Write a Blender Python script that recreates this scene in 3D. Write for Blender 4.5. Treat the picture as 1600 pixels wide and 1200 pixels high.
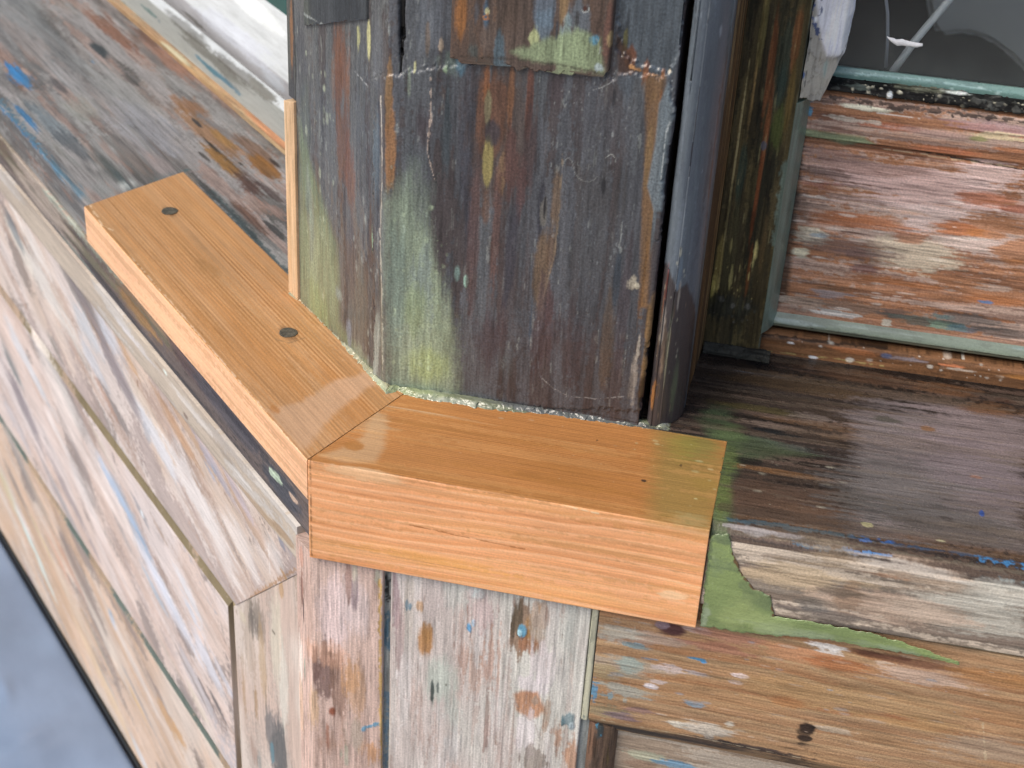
import bpy, math, random
import numpy as np
for o in list(bpy.data.objects): bpy.data.objects.remove(o)
SC = bpy.context.scene
C = SC.collection
# ------------------------------------------------------------------ camera
YAW, PITCH, ROLL, FPX, DIST = -0.18456846, 0.57279911, 0.06074189, 2581.0, 0.75
def cam_axes():
    a, b, r = YAW, PITCH, ROLL
    f = np.array([math.sin(a)*math.cos(b), math.cos(a)*math.cos(b), -math.sin(b)])
    r0 = np.array([math.cos(a), -math.sin(a), 0.]); u0 = np.cross(r0, f)
    return r0*math.cos(r)+u0*math.sin(r), -r0*math.sin(r)+u0*math.cos(r), f
RT, UP, FW = cam_axes()
def ray(x, y): return RT*(x-800)/FPX - UP*(y-600)/FPX + FW
CAM = -ray(480, 719)*DIST
cam_d = bpy.data.cameras.new('camera'); cam = bpy.data.objects.new('camera', cam_d); C.objects.link(cam)
cam.matrix_world = [[RT[0], UP[0], -FW[0], CAM[0]], [RT[1], UP[1], -FW[1], CAM[1]], [RT[2], UP[2], -FW[2], CAM[2]], [0, 0, 0, 1]]
import mathutils
cam.matrix_world = mathutils.Matrix([[RT[0], UP[0], -FW[0], CAM[0]], [RT[1], UP[1], -FW[1], CAM[1]], [RT[2], UP[2], -FW[2], CAM[2]], [0, 0, 0, 1]])
cam_d.sensor_width = 36; cam_d.lens = FPX/1600*36; cam_d.clip_start = 0.02; cam_d.clip_end = 500
cam_d.dof.use_dof = True; cam_d.dof.focus_distance = 0.77; cam_d.dof.aperture_fstop = 15
SC.camera = cam
# ------------------------------------------------------------------ world, sun, exposure
SUN_EL, SUN_AZ = math.radians(50), math.radians(228)      # azimuth measured clockwise from +Y
w = bpy.data.worlds.new("World"); SC.world = w; w.use_nodes = True
nt = w.node_tree; nt.nodes.clear()
sky = nt.nodes.new('ShaderNodeTexSky'); sky.sky_type = 'NISHITA'; sky.sun_disc = False
sky.sun_elevation = SUN_EL; sky.sun_rotation = SUN_AZ; sky.air_density = 1.0; sky.dust_density = 5.0; sky.ozone_density = 1.0
bg = nt.nodes.new('ShaderNodeBackground'); bg.inputs[1].default_value = 0.138
wo = nt.nodes.new('ShaderNodeOutputWorld'); nt.links.new(sky.outputs[0], bg.inputs[0]); nt.links.new(bg.outputs[0], wo.inputs[0])
sd = bpy.data.lights.new('sun', 'SUN'); sun = bpy.data.objects.new('sun', sd); C.objects.link(sun)
sd.energy = 1.2; sd.angle = math.radians(34); sd.color = (1, .95, .88)
sv = mathutils.Vector((math.sin(SUN_AZ)*math.cos(SUN_EL), math.cos(SUN_AZ)*math.cos(SUN_EL), math.sin(SUN_EL)))
sun.rotation_euler = sv.to_track_quat('Z', 'Y').to_euler(); sun.location = (0, -2, 3)
SC.view_settings.view_transform = 'Standard'; SC.view_settings.look = 'None'
SC.view_settings.exposure = 0.35; SC.view_settings.gamma = 1
import os
CAL = None
# ------------------------------------------------------------------ maths helpers
S2 = 2**-.5
MM = 0.001
def srgb(h):
    c = np.array([int(h[i:i+2], 16) for i in (0, 2, 4)])/255.
    return np.where(c <= .04045, c/12.92, ((c+.055)/1.055)**2.4)
_M = np.uint64(0xffffffff)
def _hash(ix, iy, seed):
    h = (ix.astype(np.int64)*374761393 + iy.astype(np.int64)*668265263 + seed*1274126177) & 0xffffffff
    h = h.astype(np.uint64)
    h = ((h ^ (h >> np.uint64(13)))*np.uint64(1274126177)) & _M
    h = ((h ^ (h >> np.uint64(15)))*np.uint64(2246822519)) & _M
    h = h ^ (h >> np.uint64(16))
    return (h & _M).astype(np.float64)/4294967295.
def vn(x, y, seed=0):
    ix = np.floor(x); iy = np.floor(y); fx = x-ix; fy = y-iy
    fx = fx*fx*(3-2*fx); fy = fy*fy*(3-2*fy)
    a = _hash(ix, iy, seed); b = _hash(ix+1, iy, seed); c = _hash(ix, iy+1, seed); d = _hash(ix+1, iy+1, seed)
    return (a*(1-fx)+b*fx)*(1-fy)+(c*(1-fx)+d*fx)*fy
def fbm(x, y, seed=0, o=3):
    s = 0; a = 1; t = 0
    for i in range(o):
        s = s+a*vn(x, y, seed+i*17); t += a; a *= .55; x = x*2.03+5.1; y = y*2.03+9.7
    return s/t
def sstep(x): x = np.clip(x, 0, 1); return x*x*(3-2*x)
# frames: A = run of the timber, P = depth into the building, Q = up (or, for uprights, A = up, P = depth, Q = along)
def frame(ang=0., o=(0, 0, 0)):
    a = math.radians(ang); A = np.array([math.cos(a), math.sin(a), 0.]); P = np.array([-math.sin(a), math.cos(a), 0.])
    return dict(o=np.array(o, float), A=A, P=P, Q=np.array([0, 0, 1.]))
FR = frame(0)
FL = dict(o=np.zeros(3), A=np.array([-S2, S2, 0.]), P=np.array([S2, S2, 0.]), Q=np.array([0, 0, 1.]))
def upright(F): return dict(o=F['o'], A=F['Q'], P=F['P'], Q=F['A'])
VR = upright(FR); VL = upright(FL)
# ------------------------------------------------------------------ painter
def facing(seg, F):
    return np.cross(F['A'], seg)
class Piece:
    """a sweep of a closed profile [(p, q, radius)], mm, along A from u0 to u1 (mm numbers or functions of p, q)"""
    def __init__(s, F, prof, u0, u1, res=.5, dense=None, vis=None, bend=None, loopV=0.):
        s.F = F; s.res = res
        pts = [np.array(p[:2], float) for p in prof]; rad = [p[2] if len(p) > 2 else 0. for p in prof]
        n = len(pts); vis = range(n) if vis is None else vis
        area = sum(pts[i][0]*pts[(i+1) % n][1]-pts[(i+1) % n][0]*pts[i][1] for i in range(n))
        hand = np.sign(np.dot(np.cross(F['P'], F['Q']), F['A']))
        s.flip = (area*hand) < 0
        ins = []; outs = []
        for i in range(n):
            a = pts[i-1]-pts[i]; b = pts[(i+1) % n]-pts[i]; la = np.linalg.norm(a); lb = np.linalg.norm(b)
            r = rad[i]
            ins.append(pts[i]+a/la*r); outs.append(pts[i]+b/lb*r)
        P = []; V = []; SG = []; s.segs = []; v = loopV
        for i in range(n):
            j = (i+1) % n
            a, b = outs[i], ins[j]; L = np.linalg.norm(b-a)
            s.segs.append((a, b, v, L, i in vis))
            k = max(1, int(L/res)) if i in vis else 1
            for t in range(k): P.append(a+(b-a)*t/k); V.append(v+L*t/k); SG.append(i)
            v += L
            if rad[j] > 0:
                c0, c1, c2 = ins[j], pts[j], outs[j]; L2 = np.linalg.norm(c2-c0)*1.1
                kk = max(3, int(L2/res)) if (i in vis or j in vis) else 2
                for t in range(kk):
                    q = t/kk; P.append(c0*(1-q)**2+2*c1*q*(1-q)+c2*q*q); V.append(v+L2*q); SG.append(i if q < .5 else j)
                v += L2
        P = np.array(P); V = np.array(V); SG = np.array(SG)
        f0 = u0 if callable(u0) else (lambda p, q, c=u0: c+0*p); f1 = u1 if callable(u1) else (lambda p, q, c=u1: c+0*p)
        U0 = f0(P[:, 0], P[:, 1]); U1 = f1(P[:, 0], P[:, 1]); s.f0 = f0; s.f1 = f1
        a = float(np.min(U0)); b = float(np.max(U1))
        if dense is None: T = np.linspace(0, 1, max(2, int((b-a)/res)))
        else:
            d0, d1 = max(a, dense[0]), min(b, dense[1])
            g = []
            if d0 > a+1: g += list(np.linspace(a, d0, 10)[:-1])
            g += list(np.arange(d0, d1, res))
            g += list(np.linspace(d1, b, 10)) if d1 < b-1 else [b]
            T = (np.array(g)-a)/(b-a); T = np.unique(np.clip(T, 0, 1))
        U = U0[None, :]+T[:, None]*(U1-U0)[None, :]
        s.U = U; s.V = np.broadcast_to(V, U.shape).copy(); s.SG = np.broadcast_to(SG, U.shape); s.P = P; s.shape = U.shape
        # outward normals of the profile
        tn = np.roll(P, -1, 0)-np.roll(P, 1, 0); tn /= np.linalg.norm(tn, axis=1)[:, None]+1e-9
        nr = np.stack([tn[:, 1], -tn[:, 0]], 1)*(1 if area > 0 else -1)
        s.N = nr; s.bend = bend
    def hit(s, x, y):
        F = s.F; d = ray(x, y); best = None
        for i, (a, b, v, L, vis) in enumerate(s.segs):
            if not vis or L < .5: continue
            p0 = F['o']+(F['P']*a[0]+F['Q']*a[1])*MM; sd = (F['P']*(b-a)[0]+F['Q']*(b-a)[1])/L
            n = np.cross(F['A'], sd); dn = d@n
            if abs(dn) < 1e-4: continue
            t = ((p0-CAM)@n)/dn
            if t <= 0: continue
            h = CAM+d*t; sv_ = ((h-p0)@sd)/MM; u = ((h-F['o'])@F['A'])/MM
            over = max(0, -sv_, sv_-L)
            # only faces turned to the camera
            nrm = np.array([(b-a)[1], -(b-a)[0]])/L
            if s.area_sign() < 0: nrm = -nrm
            nw = F['P']*nrm[0]+F['Q']*nrm[1]
            if nw@d > 0: continue
            key = (over if over > 1.0 else 0., t)
            if best is None or key < best[0]: best = (key, u, v+sv_, i)
        return best[1:] if best else None
    def area_sign(s):
        if not hasattr(s, '_as'):
            q = [g[0] for g in s.segs]; n = len(q)
            s._as = sum(q[i][0]*q[(i+1) % n][1]-q[(i+1) % n][0]*q[i][1] for i in range(n))
        return s._as
    def scale(s, x, y):
        """px per mm along U and V near x,y"""
        h = s.hit(x, y)
        if h is None: return None
        u, v, i = h; a, b, v0, L, _ = s.segs[i]
        def proj(u, v):
            q = a+(b-a)*(v-v0)/L; w_ = s.F['o']+(s.F['A']*u+s.F['P']*q[0]+s.F['Q']*q[1])*MM-CAM; z = w_@FW
            return np.array([800+FPX*(w_@RT)/z, 600-FPX*(w_@UP)/z])
        c = proj(u, v)
        return u, v, i, np.linalg.norm(proj(u+1, v)-c), np.linalg.norm(proj(u, v+1)-c)
class Film(Piece):
    """a thin skin lying on one face: kind 'face' (p = level) or 'top' (q = level), ruled between two outlines given as points seen at px"""
    def __init__(s, F, kind, level, ca, cb, thick=.8, res=.5, edge=2.0, rag=0., seed=3):
        s.F = F; s.kind = kind; s.level = level
        if kind == 'face': a = np.array([level, -400.]); b = np.array([level, 400.])
        else: a = np.array([400., level]); b = np.array([-400., level])
        s.segs = [(a, b, -400. if kind == 'face' else -400., 800., True)]
        s._as = -1 if kind == 'face' else 1
        def conv(c):
            o = []
            for (x, y) in c:
                n = F['P'] if kind == 'face' else F['Q']; d = ray(x, y); p0 = F['o']+n*level*MM
                h = CAM+d*(((p0-CAM)@n)/(d@n)); o.append((((h-F['o'])@F['A'])/MM, ((h-F['o'])@(F['Q'] if kind == 'face' else F['P']))/MM))
            return np.array(o)
        A = conv(ca); B = conv(cb)
        def rs(c, n):
            L = np.concatenate([[0], np.cumsum(np.linalg.norm(np.diff(c, axis=0), axis=1))]); t = np.linspace(0, L[-1], n)
            return np.stack([np.interp(t, L, c[:, 0]), np.interp(t, L, c[:, 1])], 1)
        la = max(np.linalg.norm(np.diff(A, axis=0), axis=1).sum(), np.linalg.norm(np.diff(B, axis=0), axis=1).sum())
        n = max(4, int(la/res)); A = rs(A, n); B = rs(B, n); wd = np.linalg.norm(A-B, axis=1).max(); m = max(4, int(wd/res))
        T = np.linspace(0, 1, m)[None, :, None]; G_ = A[:, None]*(1-T)+B[:, None]*T
        if rag:
            G_ = G_+rag*(np.stack([fbm(G_[..., 0]*.4, G_[..., 1]*.4, seed), fbm(G_[..., 0]*.4, G_[..., 1]*.4, seed+7)], -1)-.5)*2
        s.U = G_[..., 0]; q = G_[..., 1]
        if kind == 'face': s.PQ = np.stack([np.full(q.shape, level), q], -1); s.nvec = (-1, 0); s.V = q.copy()
        else: s.PQ = np.stack([q, np.full(q.shape, level)], -1); s.nvec = (0, 1); s.V = -q
        if kind == 'top': s.V = 400.-q-400.
        wid = np.linalg.norm(A-B, axis=1)[:, None]; i = np.arange(n)[:, None]; t = T[..., 0]
        e = np.minimum(np.minimum(t, 1-t)*wid, np.minimum(i, n-1-i)*res)
        s.lift = thick*sstep(e/edge)*(.8+.4*fbm(s.U*.25, q*.25, seed, 3))-.35*(e < .01)
        s.SG = np.zeros(q.shape, int); s.shape = q.shape; s.flip = (kind == 'face'); s.bend = None
def seg_dist(px, py, pts, closed):
    d = np.full(px.shape, 1e9); tt = np.zeros(px.shape); n = len(pts); inside = np.zeros(px.shape, bool); tot = 0
    for i in range(n if closed else n-1):
        x0, y0 = pts[i]; x1, y1 = pts[(i+1) % n]
        dx, dy = x1-x0, y1-y0; L2 = dx*dx+dy*dy+1e-12
        t = np.clip(((px-x0)*dx+(py-y0)*dy)/L2, 0, 1)
        e = np.hypot(px-x0-t*dx, py-y0-t*dy); d = np.minimum(d, e)
        if closed:
            c = ((y0 > py) != (y1 > py)) & (px < dx*(py-y0)/(dy if abs(dy) > 1e-12 else 1e-12)+x0)
            inside ^= c
    return d, inside
def smin(*a): return a
def paint(pc, base, script, E, seed, grain=(28., 420.), ginten=.12, rough=.6, skew=0., desat=.06):
    """lays wood colour, stains, paint remains and painted glints on a piece; script lines are
       e x y L W hex a rag soft h | p hex a feather rag h x,y x,y .. | l hex a width rag h x,y x,y ..  | F seg hex | r ... roughness"""
    U, V = pc.U*MM, pc.V*MM
    su = seed*3.7
    V = V+skew*U; VS = skew
    G = fbm(U*grain[0]+su, V*grain[1]+su, seed, 3)                  # fibre, 2 mm across
    G2 = fbm(U*9+su, V*90+su, seed+5, 3)                            # broader figure
    I = fbm(U*420+su, V*700+su, seed+9, 3)                          # crumbly
    J = fbm(U*70+su, V*950+su, seed+13, 2)                          # single fibres
    B = fbm(U*14+su, V*22+su, seed+11, 3)                           # cloudy
    col = np.empty(U.shape+(3,)); col[:] = srgb(base)
    hgt = (G-.5)*.10+(G2-.5)*.10
    rgh = np.full(U.shape, rough)
    warp = (.36*G+.24*G2+.2*I+.2*J-.5)*2.7
    bright = np.ones(U.shape)
    def apply(m, sl, hx, a, h):
        m = m*a
        col[sl] = col[sl]*(1-m[..., None])+srgb(hx)*m[..., None]
        if h: hgt[sl] += m*h
    for ln in script.strip().splitlines():
        f = ln.split('#')[0].split()
        if not f: continue
        k = f[0]
        if k == 'F':
            m = pc.SG == int(f[1]); col[m] = srgb(f[2]); continue
        if k == 'M':      # mottle: M hexA hexB amount  (cloud)  /  MG grain-following
            m = sstep((B-.5)*3.0+.5)*float(f[3]); t = srgb(f[1])*(1-m[..., None])+srgb(f[2])*m[..., None]
            col[:] = t; continue
        if k == 'B': bright[pc.SG == int(f[1])] = float(f[2]); continue      # B seg factor: brightens one face's colour to make up for its light
        if k == 'S':      # fine straight rings: S seg hex period amount
            m0 = pc.SG == int(f[1]); per = float(f[3])*MM
            ph = V[m0]/per+(fbm(U[m0]*5+su, V[m0]*40+su, seed+51, 2)-.5)*1.1; k2 = np.floor(ph); fr = ph-k2
            am = (.45+.55*_hash(k2, k2*0, seed))*(.6+.8*fbm(U[m0]*10, V[m0]*30, seed+53, 2))
            m = sstep(1-np.abs(fr-.5)*2.6)*am*float(f[4]); m = np.clip(m, 0, 1)[..., None]; col[m0] = col[m0]*(1-m)+srgb(f[2])*m; continue
        if k == 'W':      # growth rings on a face: W seg hexDark hexLight period(mm) amount
            m0 = pc.SG == int(f[1]); per = float(f[4])*MM; am = float(f[5])
            wv = V[m0]+(fbm(U[m0]*7+su, V[m0]*14+su, seed+41, 2)-.5)*per*3.2+(fbm(U[m0]*26+su, V[m0]*40, seed+43, 2)-.5)*per*.7
            ph = wv/per; fr = ph-np.floor(ph); amp = .35+.9*_hash(np.floor(ph), np.floor(ph)*0, seed)
            lt = sstep(fr*1.15)*(1-sstep((fr-.86)/.14)); lt = np.clip(lt*amp, 0, 1)[..., None]*am
            col[m0] = col[m0]*(1-lt)+srgb(f[2])*lt
            l2 = sstep((.35-fr)/.35)[..., None]*am*.5; col[m0] = col[m0]*(1-l2)+srgb(f[3])*l2; continue
        if k == 'H':      # relief: H mm freqU freqV
            hgt += float(f[1])*(fbm(U*float(f[2])+su, V*float(f[3]), seed+61, 3)-.5)*2; continue
        if k == 'N':      # N hex amount freqU freqV thresh : scattered streaks of one colour all over
            fu, fv, th = float(f[3]), float(f[4]), float(f[5]); q = fbm(U*fu+su*2, V*fv+su*3, seed+int(fu*3+fv), 3)
            m = sstep((q+.25*(I-.5)-th)/.06)*float(f[2]); apply(m, np.s_[:], f[1], 1, float(f[6]) if len(f) > 6 else 0); continue
        if k == 'e':
            x, y, L, W = map(float, f[1:5]); hx = f[5]; a = float(f[6]) if len(f) > 6 else .8
            rag = float(f[7]) if len(f) > 7 else .7; soft = float(f[8]) if len(f) > 8 else .5; h = float(f[9]) if len(f) > 9 else (.1 if srgb(hx).mean() > .32 else -.03)
            q = pc.scale(x, y)
            if q is None: continue
            u, v, i, ku, kv = q; v += VS*u; Lm = L/2/ku*MM; Wm = W/2/kv*MM
            m0 = (np.abs(U-u*MM) < Lm*(1.1+rag)) & (np.abs(V-v*MM) < Wm*(1.1+rag))
            if not m0.any(): continue
            r = np.sqrt(((U[m0]-u*MM)/Lm)**2+((V[m0]-v*MM)/Wm)**2)
            wk = warp[m0]+.9*(np.roll(G2, int(x)*7 % 53, 0)[m0]-.5)
            apply(sstep((1-r+rag*wk)/soft), m0, hx, a, h)
        elif k in 'plg':
            hx = f[1]; a = float(f[2]); wd = float(f[3]); rag = float(f[4]); h = float(f[5])
            pts = []; sc = []
            for p in f[6:]:
                x, y = map(float, p.split(',')); q = pc.scale(x, y)
                if q is None: continue
                pts.append((q[0]*MM, (q[1]+VS*q[0])*MM)); sc.append((q[3]*q[4])**.5)
            if len(pts) < 2: continue
            wm = wd/np.mean(sc)*MM
            P_ = np.array(pts); mar = wm*(2+2*rag)
            m0 = (U > P_[:, 0].min()-mar) & (U < P_[:, 0].max()+mar) & (V > P_[:, 1].min()-mar) & (V < P_[:, 1].max()+mar)
            if not m0.any(): continue
            d, ins = seg_dist(U[m0], V[m0], pts, k in 'pg')
            if k in 'pg':
                sd_ = np.where(ins, d, -d); m = sstep(sd_/wm+.5+rag*warp[m0]+((I[m0]-.5)*3 if k == 'g' else 0))
                if k == 'g': hgt[m0] += m*h; continue
            else: m = sstep((1-d/(wm/2)+rag*(warp[m0]*.6+(I[m0]-.5)*4+(B[m0]-.5)*1.5))/.6)
            apply(m, m0, hx, a, h)
        elif k == 'f':     # flecks: f x y L W count sizeL sizeW hex a h
            x, y, L, W = map(float, f[1:5]); n = int(f[5]); sl, sw = float(f[6]), float(f[7]); hx = f[8]; a = float(f[9]); h = float(f[10]) if len(f) > 10 else 0
            q = pc.scale(x, y)
            if q is None: continue
            u, v, i, ku, kv = q; v += VS*u; rs = np.random.RandomState(seed+int(x))
            for _ in range(n):
                cu = u*MM+(rs.rand()-.5)*L/ku*MM; cv = v*MM+(rs.rand()-.5)*W/kv*MM; kk = .35+rs.rand()**2.5*2.2
                Lm = sl/2/ku*MM*kk; Wm = sw/2/kv*MM*kk
                m0 = (np.abs(U-cu) < Lm*1.6) & (np.abs(V-cv) < Wm*1.6)
                if not m0.any(): continue
                r = np.sqrt(((U[m0]-cu)/Lm)**2+((V[m0]-cv)/Wm)**2)
                apply(sstep((1.0-r+1.1*warp[m0])/.6), m0, hx, a*(.4+.6*rs.rand()), h)
        elif k == 'R':     # roughness patch: R x y L W value
            x, y, L, W, val = map(float, f[1:6]); q = pc.scale(x, y)
            if q is None: continue
            u, v, i, ku, kv = q; v += VS*u
            r = np.sqrt(((U-u*MM)/(L/2/ku*MM))**2+((V-v*MM)/(W/2/kv*MM))**2)
            m = sstep((1-r+.5*warp)/.5); rgh[:] = rgh*(1-m)+val*m
    col *= (1-np.clip((J-.60)*9, 0, 1)*ginten*2.0+np.clip((.42-J)*9, 0, 1)*ginten*.8)[..., None]
    col *= (1+(G-.5)*2*ginten*1.5)[..., None]*(1+(G2-.5)*2*ginten)[..., None]*(1+(B-.5)*.25)[..., None]
    col *= bright[..., None]
    lum = col@np.array([.3, .6, .1]); col = col*(1-desat)+lum[..., None]*desat
    col /= np.array(E)
    if CAL: col[:] = .4
    pc.col = np.clip(col, .004, .92); pc.h = hgt; pc.rgh = np.clip(rgh+(I-.5)*.2, .05, 1)
# ------------------------------------------------------------------ mesh building
def mesh_from(pieces, name, disp=1.0):
    vs = []; fs = []; cs = []; rs = []; uv = []; off = 0
    for k, pc in enumerate(pieces):
        nu, nv = pc.shape
        if getattr(pc, 'PQ', None) is not None: Pp = pc.PQ+np.array(pc.nvec)*(pc.h*disp+pc.lift)[..., None]
        else: Pp = pc.P[None, :, :]+pc.N[None, :, :]*(pc.h*disp)[..., None]
        F = pc.F
        X = F['o']+(pc.U[..., None]*F['A']+Pp[..., :1]*F['P']+Pp[..., 1:]*F['Q'])*MM
        if pc.bend is not None: X = pc.bend(X, pc)
        vs.append(X.reshape(-1, 3)); cs.append(pc.col.reshape(-1, 3)); rs.append(pc.rgh.reshape(-1))
        uv.append(np.stack([pc.U.ravel()*MM, pc.V.ravel()*MM, np.full(nu*nv, k*.37+len(name)*.11)], 1))
        opn = getattr(pc, 'PQ', None) is not None
        i = np.arange(nu-1)[:, None]*nv; j = np.arange(nv-1 if opn else nv)[None, :]; j2 = (j+1) % nv
        q = np.stack([i+j, i+nv+j, i+nv+j2, i+j2], -1).reshape(-1, 4)+off
        if pc.flip: q = q[:, ::-1]
        fs += [q]
        # end caps: a fan round a centre vertex
        for e, row in (() if opn else ((0, 0), (1, nu-1))):
            cen = X[row].mean(0); vs.append(cen[None]); cs.append(pc.col[row].mean(0)[None]); rs.append(np.array([.7])); uv.append(np.array([[0, 0, 0.]]))
            ci = off+nu*nv+e; r = off+row*nv+np.arange(nv); r2 = off+row*nv+(np.arange(nv)+1) % nv
            tri = np.stack([np.full(nv, ci), r2, r] if e else [np.full(nv, ci), r, r2], 1)
            if pc.flip: tri = tri[:, ::-1]
            fs += [tri]
        off += nu*nv+(0 if opn else 2)
    vs = np.concatenate(vs); cs = np.concatenate(cs); rs = np.concatenate(rs); uv = np.concatenate(uv)
    me = bpy.data.meshes.new(name)
    loops = np.concatenate([f.ravel() for f in fs]).astype(np.int32)
    sizes = np.concatenate([np.full(len(f), f.shape[1]) for f in fs]).astype(np.int32)
    me.vertices.add(len(vs)); me.vertices.foreach_set('co', vs.astype(np.float32).ravel())
    me.loops.add(len(loops)); me.loops.foreach_set('vertex_index', loops)
    me.polygons.add(len(sizes)); st = np.concatenate([[0], np.cumsum(sizes)[:-1]]).astype(np.int32)
    me.polygons.foreach_set('loop_start', st)
    smooth = sizes == 4
    me.polygons.foreach_set('use_smooth', smooth)
    me.update(calc_edges=True)
    a = me.attributes.new('Col', 'FLOAT_COLOR', 'POINT'); a.data.foreach_set('color', np.concatenate([cs, np.ones((len(cs), 1))], 1).astype(np.float32).ravel())
    a = me.attributes.new('Rgh', 'FLOAT', 'POINT'); a.data.foreach_set('value', rs.astype(np.float32))
    a = me.attributes.new('guv', 'FLOAT_VECTOR', 'POINT'); a.data.foreach_set('vector', uv.astype(np.float32).ravel())
    me.validate()
    return me
def link(name, me, mat, parent=None):
    o = bpy.data.objects.new(name, me); C.objects.link(o)
    if mat: me.materials.append(mat)
    if parent: o.parent = parent
    return o
def thing(name, label, cat, loc=(0, 0, 0), group=None):
    o = bpy.data.objects.new(name, None); C.objects.link(o); o.location = loc
    o['label'] = label; o['category'] = cat; o.empty_display_size = .02
    if group: o['group'] = group
    return o
def tag(o, label, cat, group=None):
    o['label'] = label; o['category'] = cat
    if group: o['group'] = group
def timber(name, parent, pieces, mat, base, script, E=(1, 1, 1), seed=1, disp=1., **kw):
    for i, p in enumerate(pieces): paint(p, base, script, E, seed+i*31, **kw)
    o = link(name, mesh_from(pieces, name, disp), mat, None)
    if parent:
        o.parent = parent; o.matrix_parent_inverse = mathutils.Matrix.Translation(-parent.location)
    return o
# ------------------------------------------------------------------ materials
def mat_wood(name, fine=.22, fu=22, fv=900, bump=.25, speck=.1, spec=.35, coat=0., coat_rough=.12, rmul=1.):
    m = bpy.data.materials.new(name); m.use_nodes = True; t = m.node_tree; N = t.nodes; Lk = t.links
    b = N['Principled BSDF']
    at = N.new('ShaderNodeAttribute'); at.attribute_name = 'Col'
    ar = N.new('ShaderNodeAttribute'); ar.attribute_name = 'Rgh'
    ag = N.new('ShaderNodeAttribute'); ag.attribute_name = 'guv'
    mp = N.new('ShaderNodeMapping'); mp.inputs['Scale'].default_value = (fu, fv, 10); Lk.new(ag.outputs['Vector'], mp.inputs[0])
    n1 = N.new('ShaderNodeTexNoise'); n1.inputs['Scale'].default_value = 1; n1.inputs['Detail'].default_value = 4; n1.inputs['Roughness'].default_value = .6; n1.inputs['Distortion'].default_value = .3
    Lk.new(mp.outputs[0], n1.inputs['Vector'])
    n2 = N.new('ShaderNodeTexNoise'); n2.inputs['Scale'].default_value = 900; n2.inputs['Detail'].default_value = 3
    Lk.new(ag.outputs['Vector'], n2.inputs['Vector'])
    r1 = N.new('ShaderNodeMapRange'); r1.inputs[1].default_value = .3; r1.inputs[2].default_value = .7; r1.inputs[3].default_value = 1-fine; r1.inputs[4].default_value = 1+fine; Lk.new(n1.outputs[0], r1.inputs[0])
    r2 = N.new('ShaderNodeMapRange'); r2.inputs[1].default_value = .3; r2.inputs[2].default_value = .7; r2.inputs[3].default_value = 1-speck; r2.inputs[4].default_value = 1+speck; Lk.new(n2.outputs[0], r2.inputs[0])
    mu = N.new('ShaderNodeMath'); mu.operation = 'MULTIPLY'; Lk.new(r1.outputs[0], mu.inputs[0]); Lk.new(r2.outputs[0], mu.inputs[1])
    vm = N.new('ShaderNodeVectorMath'); vm.operation = 'SCALE'; Lk.new(at.outputs['Color'], vm.inputs[0]); Lk.new(mu.outputs[0], vm.inputs['Scale'])
    Lk.new(vm.outputs[0], b.inputs['Base Color'])
    rm = N.new('ShaderNodeMath'); rm.operation = 'MULTIPLY'; rm.inputs[1].default_value = rmul; Lk.new(ar.outputs['Fac'], rm.inputs[0]); Lk.new(rm.outputs[0], b.inputs['Roughness'])
    b.inputs['Specular IOR Level'].default_value = spec
    b.inputs['Coat Weight'].default_value = coat; b.inputs['Coat Roughness'].default_value = coat_rough
    ad = N.new('ShaderNodeMath'); ad.operation = 'ADD'; Lk.new(n1.outputs[0], ad.inputs[0]); Lk.new(n2.outputs[0], ad.inputs[1])
    bp = N.new('ShaderNodeBump'); bp.inputs['Strength'].default_value = bump; bp.inputs['Distance'].default_value = .0005; Lk.new(ad.outputs[0], bp.inputs['Height'])
    Lk.new(bp.outputs[0], b.inputs['Normal'])
    return m
def mat_plain(name, col, rough=.5, metal=0., noise=.15, scale=60, bump=0., spec=.5, trans=0., ior=1.45):
    m = bpy.data.materials.new(name); m.use_nodes = True; t = m.node_tree; N = t.nodes; Lk = t.links; b = N['Principled BSDF']
    tc = N.new('ShaderNodeTexCoord'); n = N.new('ShaderNodeTexNoise'); n.inputs['Scale'].default_value = scale; n.inputs['Detail'].default_value = 6; Lk.new(tc.outputs['Object'], n.inputs['Vector'])
    r = N.new('ShaderNodeMapRange'); r.inputs[1].default_value = .3; r.inputs[2].default_value = .7; r.inputs[3].default_value = 1-noise; r.inputs[4].default_value = 1+noise; Lk.new(n.outputs[0], r.inputs[0])
    v = N.new('ShaderNodeVectorMath'); v.operation = 'SCALE'; v.inputs[0].default_value = col; Lk.new(r.outputs[0], v.inputs['Scale']); Lk.new(v.outputs[0], b.inputs['Base Color'])
    b.inputs['Roughness'].default_value = rough; b.inputs['Metallic'].default_value = metal; b.inputs['Specular IOR Level'].default_value = spec
    b.inputs['Transmission Weight'].default_value = trans; b.inputs['IOR'].default_value = ior
    if bump:
        bp = N.new('ShaderNodeBump'); bp.inputs['Strength'].default_value = bump; bp.inputs['Distance'].default_value = .001; Lk.new(n.outputs[0], bp.inputs['Height']); Lk.new(bp.outputs[0], b.inputs['Normal'])
    return m
M_NEW = mat_wood('new_timber', fine=.13, fu=12, fv=900, bump=.2, speck=.07, spec=.3, coat=.15, coat_rough=.35)
M_OLD = mat_wood('stripped_old_timber', fine=.25, fu=26, fv=900, bump=.5, speck=.15, spec=.25)
M_SOFT = mat_wood('sanded_pale_timber', fine=.11, fu=26, fv=700, bump=.3, speck=.08, spec=.3)
M_COAT = mat_wood('resin_coated_timber', fine=.18, fu=30, fv=800, bump=.35, speck=.28, spec=.4, coat=.55, coat_rough=.18)
M_RESIN = mat_wood('hardened_resin', fine=.06, fu=60, fv=300, bump=.35, speck=.08, spec=.5, coat=.6, coat_rough=.2)
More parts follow.
